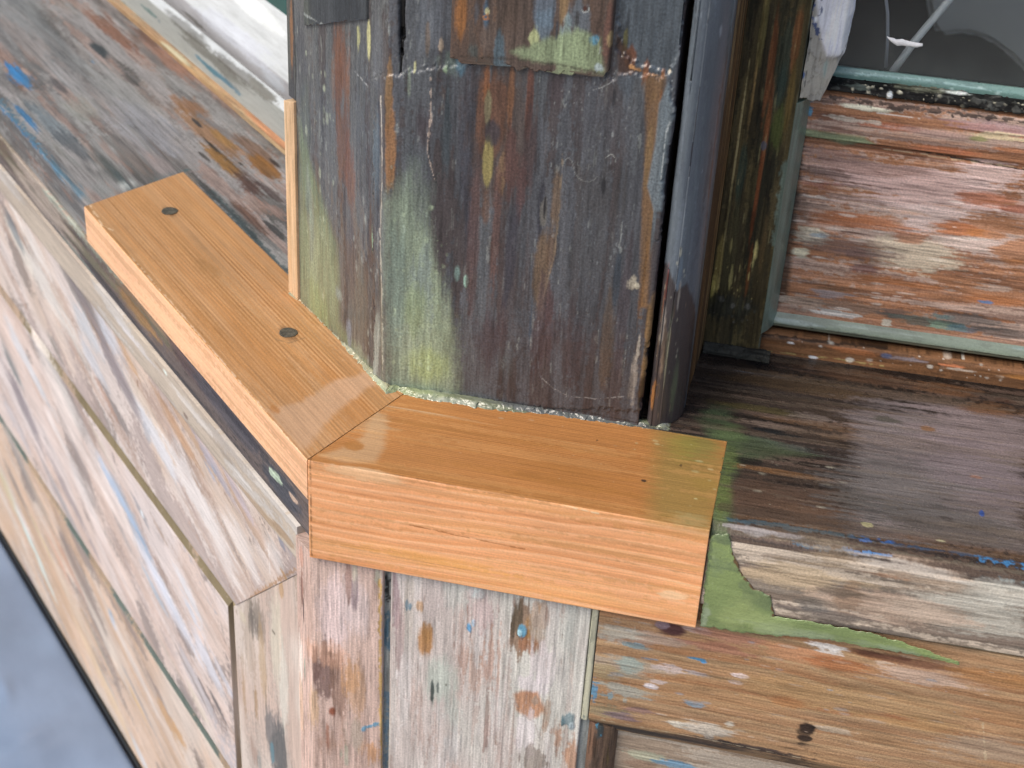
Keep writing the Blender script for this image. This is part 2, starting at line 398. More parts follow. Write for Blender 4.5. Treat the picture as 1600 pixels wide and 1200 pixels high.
M_PAINT = mat_wood('grey_gloss_paint', fine=.08, fu=10, fv=500, bump=.3, speck=.05, spec=.5, coat=.3, coat_rough=.25)
M_WHITE = mat_wood('old_white_paint', fine=.06, fu=30, fv=300, bump=.4, speck=.06, spec=.3)
# ------------------------------------------------------------------ light each face receives, so that photo colours turn into pigment
EV = dict(Rtop=(1.36, 1.28, 1.3), Rface=(.66, .63, .62), Lface=(1.22, 1.16, 1.14), Ltop=(1.22, 1.18, 1.14), Lwall=(1.13, 1.06, 1.03),
          Rwall=(.93, .89, .86), post=(1.2, 1.13, 1.11), postL=(1.42, 1.33, 1.29), bead=(.95, .9, .88), stile=(.6, .6, .62),
          rail=(.76, .73, .72), sillR=(1.32, 1.25, 1.22), sillL=(1.34, 1.27, 1.25), cover=(1.5, 1.4, 1.36))
def sh(ang, pivot=.190): return frame(ang, (0, -pivot*math.tan(math.radians(ang)), 0))
FS = sh(1.3)
# ------------------------------------------------------------------ new timber blocks
G1 = 'new timber pieced into the sill'
b1 = thing('timber_block', 'thick new orange timber block let into the sill, wavy grain on its broad front face', 'timber block', (.09, 0, 0), G1)
pc = Piece(FR, [(70.5, 0), (0, 0, .7), (0, -56.5, .6), (70.5, -56.5)], lambda p, q: .414*p+.25, 184, .45, vis=(0, 1))
paint_b1 = '''
F 0 c98850
F 1 f2b082
B 1 1.38
W 1 d88a54 fccba4 5.2 .55
S 0 905a26 1.35 .6
N ac7438 .3 5 300 .54
e 560 650 110 70 c4956a .7 .9 .5
p cfa67e .75 12 .5 0 500,712 560,690 588,640 606,655 600,700 585,722 540,722
e 553 697 36 20 b67a40 .9 .5 .4
e 640 640 300 1.6 e0c0a0 .55 .4 .5
e 700 652 200 1.6 d8b48c .4 .4 .5
e 880 690 260 2 d3a878 .35 .6 .5
e 900 740 300 70 b57637 .35 .8 .8
p 98824a .7 36 .25 0 1024,664 1128,686 1136,730 1116,838 1015,812
e 1090 700 80 60 8a8448 .6 .9 .8
e 1100 760 60 60 9c7e40 .5 .9 .8
e 1080 812 80 26 b09c6c .6 .9 .6
e 1065 700 60 60 9a8e44 .4 .6 .6
e 1006 751 11 5 3a2e28 .9 .2 .4
e 933 688 4 4 5a4028 .8 .2 .4
e 1064 727 6 5 4a3a28 .8 .2 .4
f 1060 740 160 100 26 6 2 e8e0b0 .5
f 850 700 300 90 16 6 1.5 e6d0b0 .4
N e0a56a .25 8 150 .56
l 7a5230 .5 2.5 .4 0 490,722 620,742 760,768 860,785
l f2d6b0 .7 3 .8 .1 880,790 935,802
l 5a3820 .6 2.2 .4 0 487,716 487,868
l a0602c .7 2.2 .5 0 640,820 720,838 820,858
e 560 740 120 18 efc8a0 .5 .8 .5
e 1050 930 40 14 f4cfa8 .6 1 .4
e 850 920 500 30 f0b070 .35 .8 .7
e 700 880 300 20 e8a458 .5 .8 .7
'''
timber('block_body', b1, [pc], M_NEW, 'e2a068', paint_b1, EV['Rtop'], 3, grain=(5., 700.), ginten=.04, rough=.55, desat=0)
b2 = thing('timber_block', 'long thin new orange timber block with two round grey screw plugs in its top', 'timber block', (-.1, .13, 0), G1)
pc = Piece(FL, [(68, 0), (0, 0, .7), (0, -22.8, .5), (68, -22.8)], lambda p, q: .414*p+.25, lambda p, q: 283.5+.25*p, .5, vis=(0, 1))
paint_b2 = '''
F 0 c9935f
F 1 f2bc90
B 1 1.22
W 1 eaae7c f6c89c 3.0 .22
S 0 946438 2.0 .8
S 0 d8b080 2.3 .35
N a87c4c .35 4 300 .53
N cfa47a .3 5 260 .55
e 400 560 300 120 b67f48 .5 .9 .7
e 560 640 200 90 b37a42 .6 .9 .7
p cba482 .75 12 .5 0 418,640 470,628 520,596 575,580 586,600 540,632 510,660 480,704 470,700 440,668
e 430 640 30 20 b97e46 .8 .6 .4
e 300 330 200 60 bf8c58 .4 .8 .7
e 330 420 60 24 a87c4c .5 1 .6
e 380 470 130 14 c79c70 .6 1.1 .4
l 8a7050 .6 2.5 .5 0 430,530 452,536 476,528
l f8dcb8 .5 2.5 .8 0 140,320 160,352 176,360
e 265 331 38 22 7a5838 .7 .3 .5 0
e 450 521 42 24 7a5838 .7 .3 .5 0
l fce0c0 .4 1.6 .8 0 200,395 300,510 400,625 470,708
l 5a3820 .6 2.2 .4 0 481,720 481,778
l 54443a .7 2.5 .6 0 296,268 340,315 400,380
'''
body2 = timber('block_body', b2, [pc], M_NEW, 'efb583', paint_b2, EV['Ltop'], 5, grain=(5., 600.), ginten=.04, rough=.45, desat=0)
def pt(F, kind, lvl, x, y):
    n = F['P'] if kind == 'face' else F['Q']; d = ray(x, y); p0 = F['o']+n*lvl*MM
    return CAM+d*(((p0-CAM)@n)/(d@n))
def disc(name, parent, c, r, h, mat, n=40, dome=.0):
    import bmesh
    bm = bmesh.new(); top = []; bot = []; mid = []
    for i in range(n):
        a = 2*math.pi*i/n; rr = r*(1+.03*math.sin(3*a+1)); x, y = math.cos(a), math.sin(a)
        bot.append(bm.verts.new((rr*x, rr*y, -.001))); mid.append(bm.verts.new((rr*x, rr*y, h*.7))); top.append(bm.verts.new((rr*.93*x, rr*.93*y, h)))
    ce = bm.verts.new((0, 0, h+dome))
    for i in range(n):
        j = (i+1) % n
        bm.faces.new((bot[i], bot[j], mid[j], mid[i])); bm.faces.new((mid[i], mid[j], top[j], top[i])); bm.faces.new((top[i], top[j], ce))
    me = bpy.data.meshes.new(name); bm.to_mesh(me); bm.free(); me.materials.append(mat)
    o = bpy.data.objects.new(name, me); C.objects.link(o); o.parent = parent; o.location = mathutils.Vector(c)-parent.location
    return o
M_PLUG = mat_plain('grey_plug_filler', (.075, .068, .052), .5, noise=.5, scale=500, bump=.4)
disc('screw_plug', b2, pt(FL, 'top', 0, 265, 330), .0047, .0004, M_PLUG); disc('screw_plug', b2, pt(FL, 'top', 0, 450.5, 520), .0047, .0004, M_PLUG)
# ------------------------------------------------------------------ old sills
s1 = thing('window_sill', 'weathered grey and brown old sill with blue paint remains, running away behind the long mitred block', 'sill', (-.3, .35, 0))
top_L = [Piece(FL, [(150, -.6), (2.5, -.6, 1.2), (3, -23.6), (150, -23.6)], lambda p, q: np.where(p < 68.4, 284+.25*p, 20), 1400, .6, dense=(110, 640), vis=(0, 1))]
paint_top = '''
M 94918f 6b6664 .9
N 9c6a48 .25 7 40 .6
N 4c4642 .55 9 45 .57
N b0aaa8 .5 9 60 .58
N a79f9e .6 14 130 .52
N 6b6462 .5 16 160 .55
N b0806a .35 10 100 .6
e 60 30 200 60 6c6c6c .6 .9 .6
e 250 230 200 30 5c5652 .6 .9 .6
e 170 130 200 90 949391 .6 .9 .6
e 60 60 260 120 8f8f90 .6 .9 .6
e 130 170 60 60 9b9a92 .6 .9 .6
e 30 120 60 36 3f7cab .9 1 .35 .1
e 22 112 50 20 3a82bd .8 .9 .35 .1
e 40 112 20 10 b89a8c .8 .8 .3
e 145 97 30 10 5590b8 .7 .9 .4
e 155 78 46 22 3c4448 .95 .6 .5
e 90 133 44 18 5d5758 .8 .8 .5
e 205 125 44 22 5d5856 .8 .8 .5
e 190 60 120 36 8a5f4c .8 .9 .5
e 175 50 120 40 8e6450 .7 .9 .5
e 260 95 160 44 a0715a .75 .9 .5
e 230 60 60 20 5c463e .7 .8 .5
e 300 165 90 44 9a6c48 .8 .9 .5
e 330 210 150 46 9c7048 .8 .9 .5
e 345 215 60 24 a57a44 .8 .8 .5
e 308 192 28 9 39393a .95 .5 .4
e 345 241 90 8 2e2a28 .95 .6 .35
e 320 245 30 8 3a302a .8 .6 .35
e 380 190 110 22 8c8682 .7 .9 .5
e 400 235 90 26 7d5c46 .8 .9 .5
e 350 255 120 26 9b6d30 .9 .9 .5
e 410 262 60 30 8f5f28 .9 .9 .5
e 430 255 26 8 30221c .9 .5 .4
e 376 256 10 6 3a2c20 .8 .5 .4
e 390 290 90 30 5c4038 .9 .9 .5
e 420 300 60 16 473634 .8 .9 .5
e 400 320 60 30 9a7a6c .6 1.2 .4
e 430 330 60 26 a58478 .6 1.2 .4
e 390 340 90 18 6b4a3c .8 .9 .5
e 430 360 60 14 3e3c3c .9 .8 .5
l 4b5a5c .8 14 .4 0 330,300 400,375 446,425
l 3c4244 .6 8 .4 0 300,272 350,322 400,372
e 230 200 130 70 96949a .7 1 .5
e 200 215 120 50 9d9a9e .6 1 .5
e 150 150 160 40 9a9291 .5 1.2 .5
e 80 190 120 50 6f7d86 .7 1 .5
e 45 185 70 14 3f7fae .9 1 .4 .05
l 3d7fb4 .8 9 .8 .1 0,165 30,198 60,232 90,268
l a8c6dc .8 4 .8 .1 36,200 60,225 72,250 100,285
l 5b7f92 .8 14 .7 0 0,158 50,215 100,275 130,308
e 110 225 90 36 66686c .8 1 .5
e 95 238 46 14 8f8a84 .7 1 .5
e 200 240 150 40 726c68 .7 1 .5
e 170 260 140 30 5f625f .8 .9 .5
e 250 260 60 30 9a8c8a .7 1 .5
e 300 280 40 14 8b8178 .8 .8 .4
e 200 290 120 14 5d6a6c .7 .9 .5
l 5f6e6e .9 7 .5 0 132,318 180,302 240,283 292,265
l d8d8d4 .6 4 1.3 .1 170,294 195,290 208,286
e 430 180 80 20 8e6e5c .6 .9 .5
l 5a4a44 .5 2 .5 0 290,258 320,290 360,333
'''
timber('sill_board', s1, top_L, M_OLD, '8b8583', paint_top, EV['sillL'], 11, grain=(20., 260.), rough=.5)
nose_L = [Piece(FL, [(130, -23.4), (1.2, -23.4, .8), (.8, -44, 3), (5, -52, 2), (130, -53.5)], lambda p, q: .414*p+.8, 1400, .6, dense=(-5, 640), vis=(1, 2, 3))]
paint_nose = '''
N 8d7058 .55 6 110 .51
N 3c3a3c .55 7 110 .53
N 687058 .5 6 110 .57
e 200 450 260 40 9c7d60 .7 1 .6
e 130 350 200 60 a98e72 .8 1 .6
e 60 300 260 90 b3a296 .8 1 .6
l a5b6a8 .5 10 .8 0 70,300 130,370 190,440
e 210 480 120 26 a97c46 .7 1 .5
e 250 500 120 16 6c5050 .7 .9 .5
e 120 400 100 14 7a8a80 .5 .9 .5
e 310 590 160 30 5d4848 .8 .9 .5
e 350 640 160 40 565258 .8 .9 .5
e 380 670 160 14 3f3a40 .8 .8 .5
e 440 760 90 50 4a4c54 .8 .8 .5
l 5e6650 .7 8 .6 0 250,560 340,680 440,800
l 9b8a72 .5 3 1 0 300,560 380,655 420,700
e 433 745 20 12 b8c8b0 .9 1.4 .35 .1
e 425 738 14 10 c4d4bc .8 1.4 .35 .1
e 460 780 24 10 d8b8a0 .8 1 .35
e 434 790 16 4 b8c0b0 .8 .8 .3
e 474 838 16 16 3d7cb0 .95 .7 .35 .1
e 480 850 8 12 4a84b0 .9 .7 .35
'''
timber('nosing', s1, nose_L, M_OLD, '6e605a', paint_nose, EV['Lface'], 17, grain=(16., 260.), rough=.5)
s2 = thing('window_sill', 'dark stained old sill with a pale grey front face and blue paint line, beside the thick orange block', 'sill', (.3, .08, 0))
pc = Piece(FS, [(160, 0), (9, 0, 5), (1.6, -5.5, 3.5), (1.3, -43, 1), (160, -43)], lambda p, q: np.where(p < 71.2, 184.6, 120), 900, .5, dense=(100, 345), vis=(0, 1, 2))
paint_s2 = '''
F 0 463a32
F 2 c2af9c
B 2 1.35
N 211d1c .75 6 60 .53
N 7a5a40 .5 6 70 .6
N 3a3230 .6 12 200 .53
N 80685a .4 14 240 .56
e 1150 570 140 50 2c2420 .8 .9 .6
p 877c7b .7 30 .9 0 1335,665 1420,640 1600,660 1600,860 1340,828
e 1190 570 60 20 1e1c1e .9 .6 .5
e 1190 585 110 3 6d7480 .7 .3 .4
e 1350 590 300 26 6d4e38 .7 .9 .6
e 1130 620 90 60 3a3028 .8 .9 .6
e 1250 600 260 40 5e4a34 .7 .9 .6
e 1200 640 200 14 5d5430 .6 .9 .5
e 1200 665 120 26 77655c .7 1.2 .4
e 1270 650 100 14 8a7a72 .6 1.3 .4
e 1400 660 240 60 7f7474 .75 .8 .5
e 1530 680 260 110 8a7a7a .8 .7 .5
e 1520 740 300 120 84767a .7 .8 .5
e 1480 610 160 30 7d5638 .7 .9 .5
e 1540 635 120 24 77502f .8 .8 .5
e 1570 625 60 16 4a2c22 .7 .8 .5
e 1385 655 60 12 4c4a40 .8 .8 .5
e 1200 672 80 10 1e2124 .95 .5 .4
e 1230 680 90 8 24282a .8 .6 .4
e 1180 690 140 30 4e5e4c .8 .7 .6
e 1230 700 170 20 55605a .6 .8 .6
p 4c563e .85 16 .6 0 1090,655 1140,672 1200,690 1280,712 1200,716 1160,722 1142,760 1146,815 1112,840 1116,700
e 1124 800 24 70 6b7844 .6 .5 .6
p 5f6c48 .95 8 .4 0 1108,838 1116,790 1138,795 1136,815 1142,850 1120,850
e 1140 680 80 60 5a6a44 .8 .6 .6
e 1120 650 90 40 46553c .8 .6 .6
e 1140 720 40 60 5f6b3c .8 .6 .6
e 1130 770 40 90 66703c .85 .5 .6
e 1170 720 60 16 23201e .8 .7 .5
e 1180 770 100 70 584438 .8 .7 .5
e 1240 780 200 60 5c4638 .7 .9 .5
e 1230 740 220 10 8a6038 .6 .9 .5
e 1400 760 300 120 6f6a68 .7 .9 .5
e 1340 780 140 40 5c5854 .6 1 .5
e 1450 800 260 50 605c5a .7 1 .5
e 1500 830 220 40 5e5650 .7 .9 .5
e 1250 810 300 16 4c3e34 .6 .9 .5
l 3f5660 .8 9 .6 0 1142,812 1200,818 1290,832 1380,848
l 34506c .7 8 .5 .05 1330,840 1400,850 1480,862 1600,880
l 2f62a4 .9 7 1.0 .1 1340,842 1395,848
l 3d85c4 .9 8 1.2 .1 1320,860 1390,868
l 4080b4 .9 8 1.4 .1 1530,872 1600,884
l 6f6252 .8 9 .6 0 1250,838 1400,862 1600,895
l 5c5348 .7 7 .7 0 1140,830 1300,850
e 1175 828 60 12 b0a8a8 .8 1.3 .35
e 1215 835 60 8 a8a0a0 .6 1.3 .35
l 3d6a84 .7 6 1 0 1240,850 1330,862
l 50707a .7 6 1 0 1560,905 1600,910
e 1534 802 10 12 2d55a0 .95 .4 .3 .1
e 1355 820 16 5 c8c088 .7 .8 .3
e 1470 845 16 4 c0b890 .7 .8 .3
f 1300 760 300 100 30 10 2 c8c0a8 .4
f 1400 720 380 200 40 16 2 241e1c .5
e 1525 745 20 7 a87860 .7 1 .4
e 1450 670 24 8 8a6038 .8 .9 .4
e 1250 890 260 60 bfa584 .7 .9 .5
e 1440 900 200 50 b89c84 .7 .9 .5
e 1520 960 260 70 c4bcae .8 .8 .5
e 1570 930 160 60 cbc5b8 .7 .8 .5
e 1400 950 260 50 c2a48e .7 .9 .5
e 1420 890 200 30 c4b8ac .7 1 .5
e 1300 880 120 50 9c8468 .5 1 .5
e 1325 930 40 70 8a6c54 .6 1 .5
e 1310 925 60 16 5f5248 .7 1 .5
e 1290 965 180 26 6e625c .75 1 .5
e 1360 985 180 22 5f5650 .8 1 .5
e 1470 1010 240 14 6b6258 .7 1 .5
e 1540 1020 200 10 8a8468 .6 .9 .5
e 1270 945 60 20 6a6662 .6 1 .5
e 1380 900 120 14 c78c64 .5 1.1 .5
N 7a6a5a .3 14 300 .56
'''
timber('sill_board', s2, [pc], M_OLD, '5c4a3e', paint_s2, EV['sillR'], 23, grain=(24., 600.), rough=.3, desat=.08)
# ------------------------------------------------------------------ greenish resin let in between block and old sill
rf = thing('resin_filler', 'green hardened resin between the orange block end and the pale sill face', 'resin', (.2, 0, -.03))
fa = Film(FR, 'face', 1.05, [(1109, 842), (1093, 978), (1140, 986), (1210, 993), (1290, 1000), (1360, 1012), (1430, 1024), (1500, 1040)],
          [(1112, 836), (1138, 834), (1146, 866), (1160, 900), (1178, 920), (1204, 930), (1210, 962), (1280, 974), (1360, 990), (1430, 1010), (1500, 1036)], thick=.2, res=.45, edge=2.0, rag=1.0)
paint_res = '''
M 7a8c58 90a262 .9
H .15 60 60
N 6c7c58 .5 60 60 .55
e 1160 945 100 90 a4b26e .6 .9 .8
e 1120 880 50 60 7f9068 .7 .9 .8
e 1100 960 20 60 a0ac90 .7 1 .6
e 1250 990 160 20 9aa886 .7 .9 .8
e 1400 1015 160 20 93a284 .7 .9 .8
l 5c6a4c .6 7 .5 0 1110,845 1094,975
e 1130 840 40 24 6c7c58 .8 1 .6
e 1200 970 120 30 a4b474 .5 .9 .8
f 1160 930 120 120 30 5 5 b4c090 .4
l 6e4a2c .9 4 .8 0 1146,866 1160,900 1178,920 1204,930 1210,962
'''
timber('resin_plug', rf, [fa], M_RESIN, '8fa06c', paint_res, (1.2, 1.15, 1.12), 29, grain=(120., 120.), ginten=.05, rough=.3)
ft = Film(FR, 'top', -.2, [(1126, 700), (1140, 712), (1136, 780), (1140, 826)], [(1108, 838), (1110, 838), (1112, 838), (1114, 838)], thick=.8, res=.5, edge=1.5, rag=.8)
# ------------------------------------------------------------------ corner post
cp = thing('corner_post', 'dark weathered corner post coated in green resin, grey beaded edge, standing on the sill corner', 'post', (.05, .12, 0))
post_pc = Piece(VR, [(136.1, -49.1), (71, 15.7, 1.5), (71, 141.3, 1), (84, 141.8), (150, 141.8), (150, -20)], .2, 900, .5, dense=(0, 232), vis=(0, 1, 2))
paint_post = '''
F 0 666666
F 1 5a5b61
g 000000 0 5 .8 .9 585,118 640,112 700,100 800,96 890,104 946,120 1012,114 1046,122 1052,190 1040,260 1026,420 1000,640 585,620
g 000000 0 5 .5 -1.2 966,-60 1090,-60 1066,60 1048,112 1010,106 985,92 966,84
H .5 30 120
H .15 200 500
N 38393f .4 4 60 .54
N 5e493e .45 4 70 .58
N 64686c .4 6 60 .58
N a8aca8 .4 90 480 .74 .05
N 6a4a3e .3 14 200 .58
N 2c2b2f .4 14 200 .56
# left face
e 520 120 130 16 8a6a54 .5 1 .5
e 470 90 190 30 4e4e52 .8 .9 .5
e 455 60 120 12 a07048 .6 .9 .5
f 480 110 200 60 40 12 1.6 b0b4a8 .5 .1
e 480 200 160 36 5d625c .8 .9 .6
e 530 110 200 34 84543a .8 .9 .5
e 535 220 230 34 75523f .8 .9 .5
e 545 270 140 30 7a4f3c .7 .9 .5
e 560 60 60 10 c0bc80 .8 .9 .4 .1
e 577 60 60 8 c6c088 .9 .9 .4 .1
e 565 170 200 12 5d5c5c .7 .9 .5
e 590 90 130 22 636468 .8 .8 .5
p 7d8a68 .8 22 .4 0 468,190 500,300 525,380 530,500 604,606 560,560 470,470
p 8c9678 .8 26 .5 0 470,330 510,350 528,420 525,500 470,470
e 490 400 140 40 98a284 .6 1.1 .6
e 485 330 120 30 7f8880 .6 1.2 .6
e 500 480 90 50 8c9a6a .7 .8 .6
e 560 500 200 50 6a6a64 .7 .8 .6
e 548 400 190 30 5c5658 .8 .8 .6
e 530 460 30 20 93a09a .7 .8 .5
e 590 540 120 16 a0a8a0 .7 .9 .5
e 560 560 60 40 8d9480 .6 .9 .5
e 545 520 50 14 7f8694 .7 .8 .5
f 500 300 400 60 60 8 3 c4ccb0 .5
f 570 450 220 60 30 8 3 b8c0b8 .45
e 583 375 50 4 8fb094 .9 .5 .4
l b8b8b8 .6 2 1 0 555,112 575,135
# edge
e 612 230 150 18 9a6c42 .85 .8 .4 .1
e 608 140 90 10 8d6c48 .8 .9 .4
l c8bcae .7 2.5 .9 .1 598,150 600,260 597,360 599,450 600,600
l 36363c .8 4 .5 0 594,160 594,260 592,360
e 590 250 160 14 5c6c78 .6 .9 .4
l 3c3638 .7 4 .4 -.2 596,420 597,520 599,590
# front face, grey left part
e 665 40 120 70 6c7078 .6 .9 .5
e 690 30 100 40 5d6068 .6 .9 .5
l 08080a 1 12 .12 -2.5 628,-30 628,60
l 08080a 1 8 .15 -2 627,50 627,85
l 08080a 1 5 .15 -1.5 627,80 626,114
e 640 130 90 10 8a9484 .6 .9 .4
e 648 105 26 6 c8c490 .9 .8 .4 .1
e 690 70 30 10 c0a890 .7 1.2 .4 .1
e 668 60 60 10 7a6450 .6 .9 .4
e 700 100 60 40 6a7a72 .6 .9 .5
e 696 108 26 16 9ab08c .9 .8 .4 .1
e 720 98 40 20 4c7c94 .5 .9 .5
e 660 200 120 40 4c4348 .8 .8 .5
e 700 200 260 26 46545c .7 .8 .5
e 735 240 300 40 42424c .8 .8 .5
e 650 250 120 60 555c60 .6 .8 .6
e 665 300 100 60 5a605e .6 .8 .6
l d0b8a8 .6 2.5 .8 .1 674,120 674,180 668,235 680,280
l 2a282c .6 2 .5 -.2 670,220 678,270 686,292
p 879480 .85 36 .5 0 605,315 650,250 668,360 690,440 705,500 712,560 713,614 604,607
p 9ba88a .7 36 .6 0 640,320 662,370 690,450 708,520 712,612 640,608 650,480
e 660 430 150 50 7a8688 .6 1.2 .6
e 640 540 90 40 a0ac94 .6 1.1 .6
e 675 570 70 90 a8b67a .7 .5 .7
e 650 480 90 40 96a67c .6 .9 .6
e 620 440 240 30 7a8a80 .6 .9 .6
f 655 450 260 90 120 5 4 b4c4a0 .45
f 640 360 200 90 60 5 3 a8b8a8 .4
e 715 425 40 16 78908a .9 .6 .35
e 728 438 20 10 8fb0a0 .9 .6 .3
# brown streak field
e 790 200 300 150 5a4438 .6 .8 .7
e 800 450 300 120 564440 .5 .8 .7
e 770 170 140 50 6d4a38 .85 .8 .5
e 762 120 90 14 955c34 .8 .8 .5
e 800 140 110 12 8a5c3c .7 .8 .5
e 828 160 130 14 744434 .7 .8 .5
e 870 130 120 30 4b4044 .7 .8 .5
e 763 165 60 12 8a8060 .85 .6 .4
e 763 250 84 17 958650 .95 .35 .35
e 785 270 70 14 83664a .8 .6 .4
e 770 205 40 26 3c3a42 .8 .7 .5
e 800 260 130 22 644540 .8 .8 .5
e 830 230 160 26 4a3a3c .7 .8 .5
e 815 300 120 20 5a3c3a .7 .8 .5
e 740 400 260 22 5d4644 .7 .7 .5
e 775 380 240 16 6a4a42 .75 .7 .5
e 760 330 60 14 70503f .6 .8 .5
e 800 400 200 30 3f3e48 .8 .8 .5
e 845 330 160 14 30303a .8 .8 .5
e 870 310 130 22 6f5a48 .85 .6 .45
e 845 430 170 34 735c46 .85 .6 .45
e 862 390 80 20 6c5442 .8 .6 .45
e 850 330 60 14 77726a .7 1 .4
e 852 320 40 5 1c1a20 .9 .8 .4
l 8f7a62 .6 2 .7 0 880,240 874,330 866,400 850,460
e 940 200 160 130 54545a .7 1 .6
e 930 300 200 110 504e50 .7 1 .6
e 920 400 200 90 545458 .7 1 .6
f 930 180 200 130 150 6 1.8 a0a4a2 .45
f 930 320 220 130 90 4 2 989c9e .4
f 920 450 240 110 50 4 2 90969a .35
e 943 290 40 12 24242a .9 .6 .4
e 960 150 40 9 2a2a30 .8 .6 .4
e 955 260 14 12 30282a .6 .6 .4
l 949490 .6 1.6 .3 .1 880,258 883,249 888,245 893,249 896,258 898,268 903,276 911,281 922,283 930,279 934,274
l a8a8a4 .7 1.6 .4 .1 947,245 955,239 962,245 962,252
l b0b0ae .6 1.6 .6 .1 925,140 940,136 955,128 962,110
e 850 520 200 60 504044 .7 .9 .6
e 790 560 90 50 5b5f60 .6 1 .6
e 770 530 120 90 4a3f46 .7 .9 .6
e 900 550 160 60 4b4044 .7 .9 .6
e 945 545 160 22 5c4c40 .7 .9 .5
e 860 480 90 20 5c4242 .6 .9 .5
e 980 450 260 20 4a4248 .7 .9 .5
e 830 500 120 6 3a4a5a .7 .9 .4
e 965 430 90 10 3a434e .8 .9 .4
l 8a8a90 .35 2 .3 0 842,500 840,545 842,580 850,600
l b8b4b0 .5 1.6 .8 .1 848,590 865,605 890,618 930,622 975,618
e 1010 400 400 8 7d5a3c .6 1 .4
# rust and paint at the right edge
e 985 70 200 50 525860 .9 .4 .4
p 525a62 .95 5 .3 .25 966,-40 1085,-40 1066,60 1050,118 1010,112 985,92 966,40
e 975 60 90 22 24282e .7 .9 .6
e 985 90 40 26 6c4028 .9 .8 .4
e 975 70 60 10 5f5a30 .8 1 .4
p 86623e .85 8 .6 0 1006,112 1040,118 1034,190 1022,300 1014,480 998,480 1004,300 1008,200
p 4a3022 .85 8 .8 0 962,50 975,70 990,100 1010,112 966,116
l c08a54 .8 4 .8 .2 985,104 1010,114 1030,118
e 1010 112 50 14 8a5634 .9 .8 .35
e 1035 115 30 12 a06438 .9 .8 .35
e 1046 112 10 5 e4d4bc .9 .8 .3 .1
e 1022 150 60 24 8c6a44 .9 .8 .4
e 1033 150 50 10 8f5a30 .8 .8 .4
e 1015 230 200 22 8a6c48 .85 .9 .4
e 1018 330 260 16 7a5c3c .8 .9 .4
p 717b82 .95 4 .35 .3 1046,125 1052,180 1049,190 1040,260 1034,330 1022,330 1012,290 1024,220 1030,160
e 1024 330 200 8 6a7278 .8 .6 .4
l c0c4c4 .8 1.8 .7 .1 1050,125 1051,178 1043,200 1037,240 1032,300
e 1008 420 300 14 8a6238 .8 .9 .4
e 1012 520 220 12 9a7444 .8 .8 .4
e 1000 470 160 8 6d4c34 .8 .9 .4
e 990 440 34 18 b8ac98 .95 .9 .4 .15
e 996 446 18 14 d0c4ac .9 .7 .4 .15
e 992 570 110 14 a89c90 .75 1.4 .4 .1
e 998 540 60 8 c0b4a4 .7 1.2 .4 .1
e 985 600 60 12 5f5a58 .7 .9 .5
e 1002 610 60 10 3c2a1e .8 .8 .4
l 2c2a2c .7 3 .4 -.2 712,614 800,628 900,642 1000,655
e 860 630 300 10 35343a .7 .8 .6
'''
timber('post_body', cp, [post_pc], M_COAT, '4b464c', paint_post, EV['post'], 37, grain=(24., 360.), rough=.4, ginten=.11, desat=.08)  # fine white glints on the post are painted in as pale specks
strip = Piece(VL, [(60.2, 131.2, .3), (60.2, 142, .3), (76, 142), (76, 131.2)], .3, lambda p, q: 112.3-(q-131)*.3, .5, vis=(0, 1))
timber('timber_strip', cp, [strip], M_NEW, 'eec294', '''
F 0 eec294
N f5d3ac .4 20 300 .5
N d8a674 .35 10 500 .55
l b08048 .7 4 .4 0 470,165 470,300 470,465
l 8f7450 .6 3 .8 0 448,460 460,468 470,474
''', EV['postL'], 41, grain=(6, 700), ginten=.1, rough=.6)
up_strip = Piece(VL, [(61.5, 131), (61.5, 139), (76, 139), (76, 131)], 112.6, 900, .5, dense=(110, 180), vis=(0, 1))
timber('edge_board', cp, [up_strip], M_COAT, '4e4c4c', '''
e 455 60 140 10 a8754a .8 .8 .4
N a8a898 .5 20 300 .58
N 2c2c30 .5 20 300 .55
''', EV['postL'], 43, grain=(24, 400), rough=.5)
def ragged(base, amp, f, seed, slope=0., c=0.):
    return lambda p, q: base+slope*(q-c)+(fbm(q*f, q*0+seed, seed, 4)-.5)*2*amp
ub = Piece(VR, [(71.4, 43.5), (68.2, 44, 1.2), (68.4, 112.2, 1.0), (71.4, 113)], ragged(173.5, 4.2, .3, 3, .01, 44), 900, .5, dense=(168, 236), vis=(0, 1, 2))
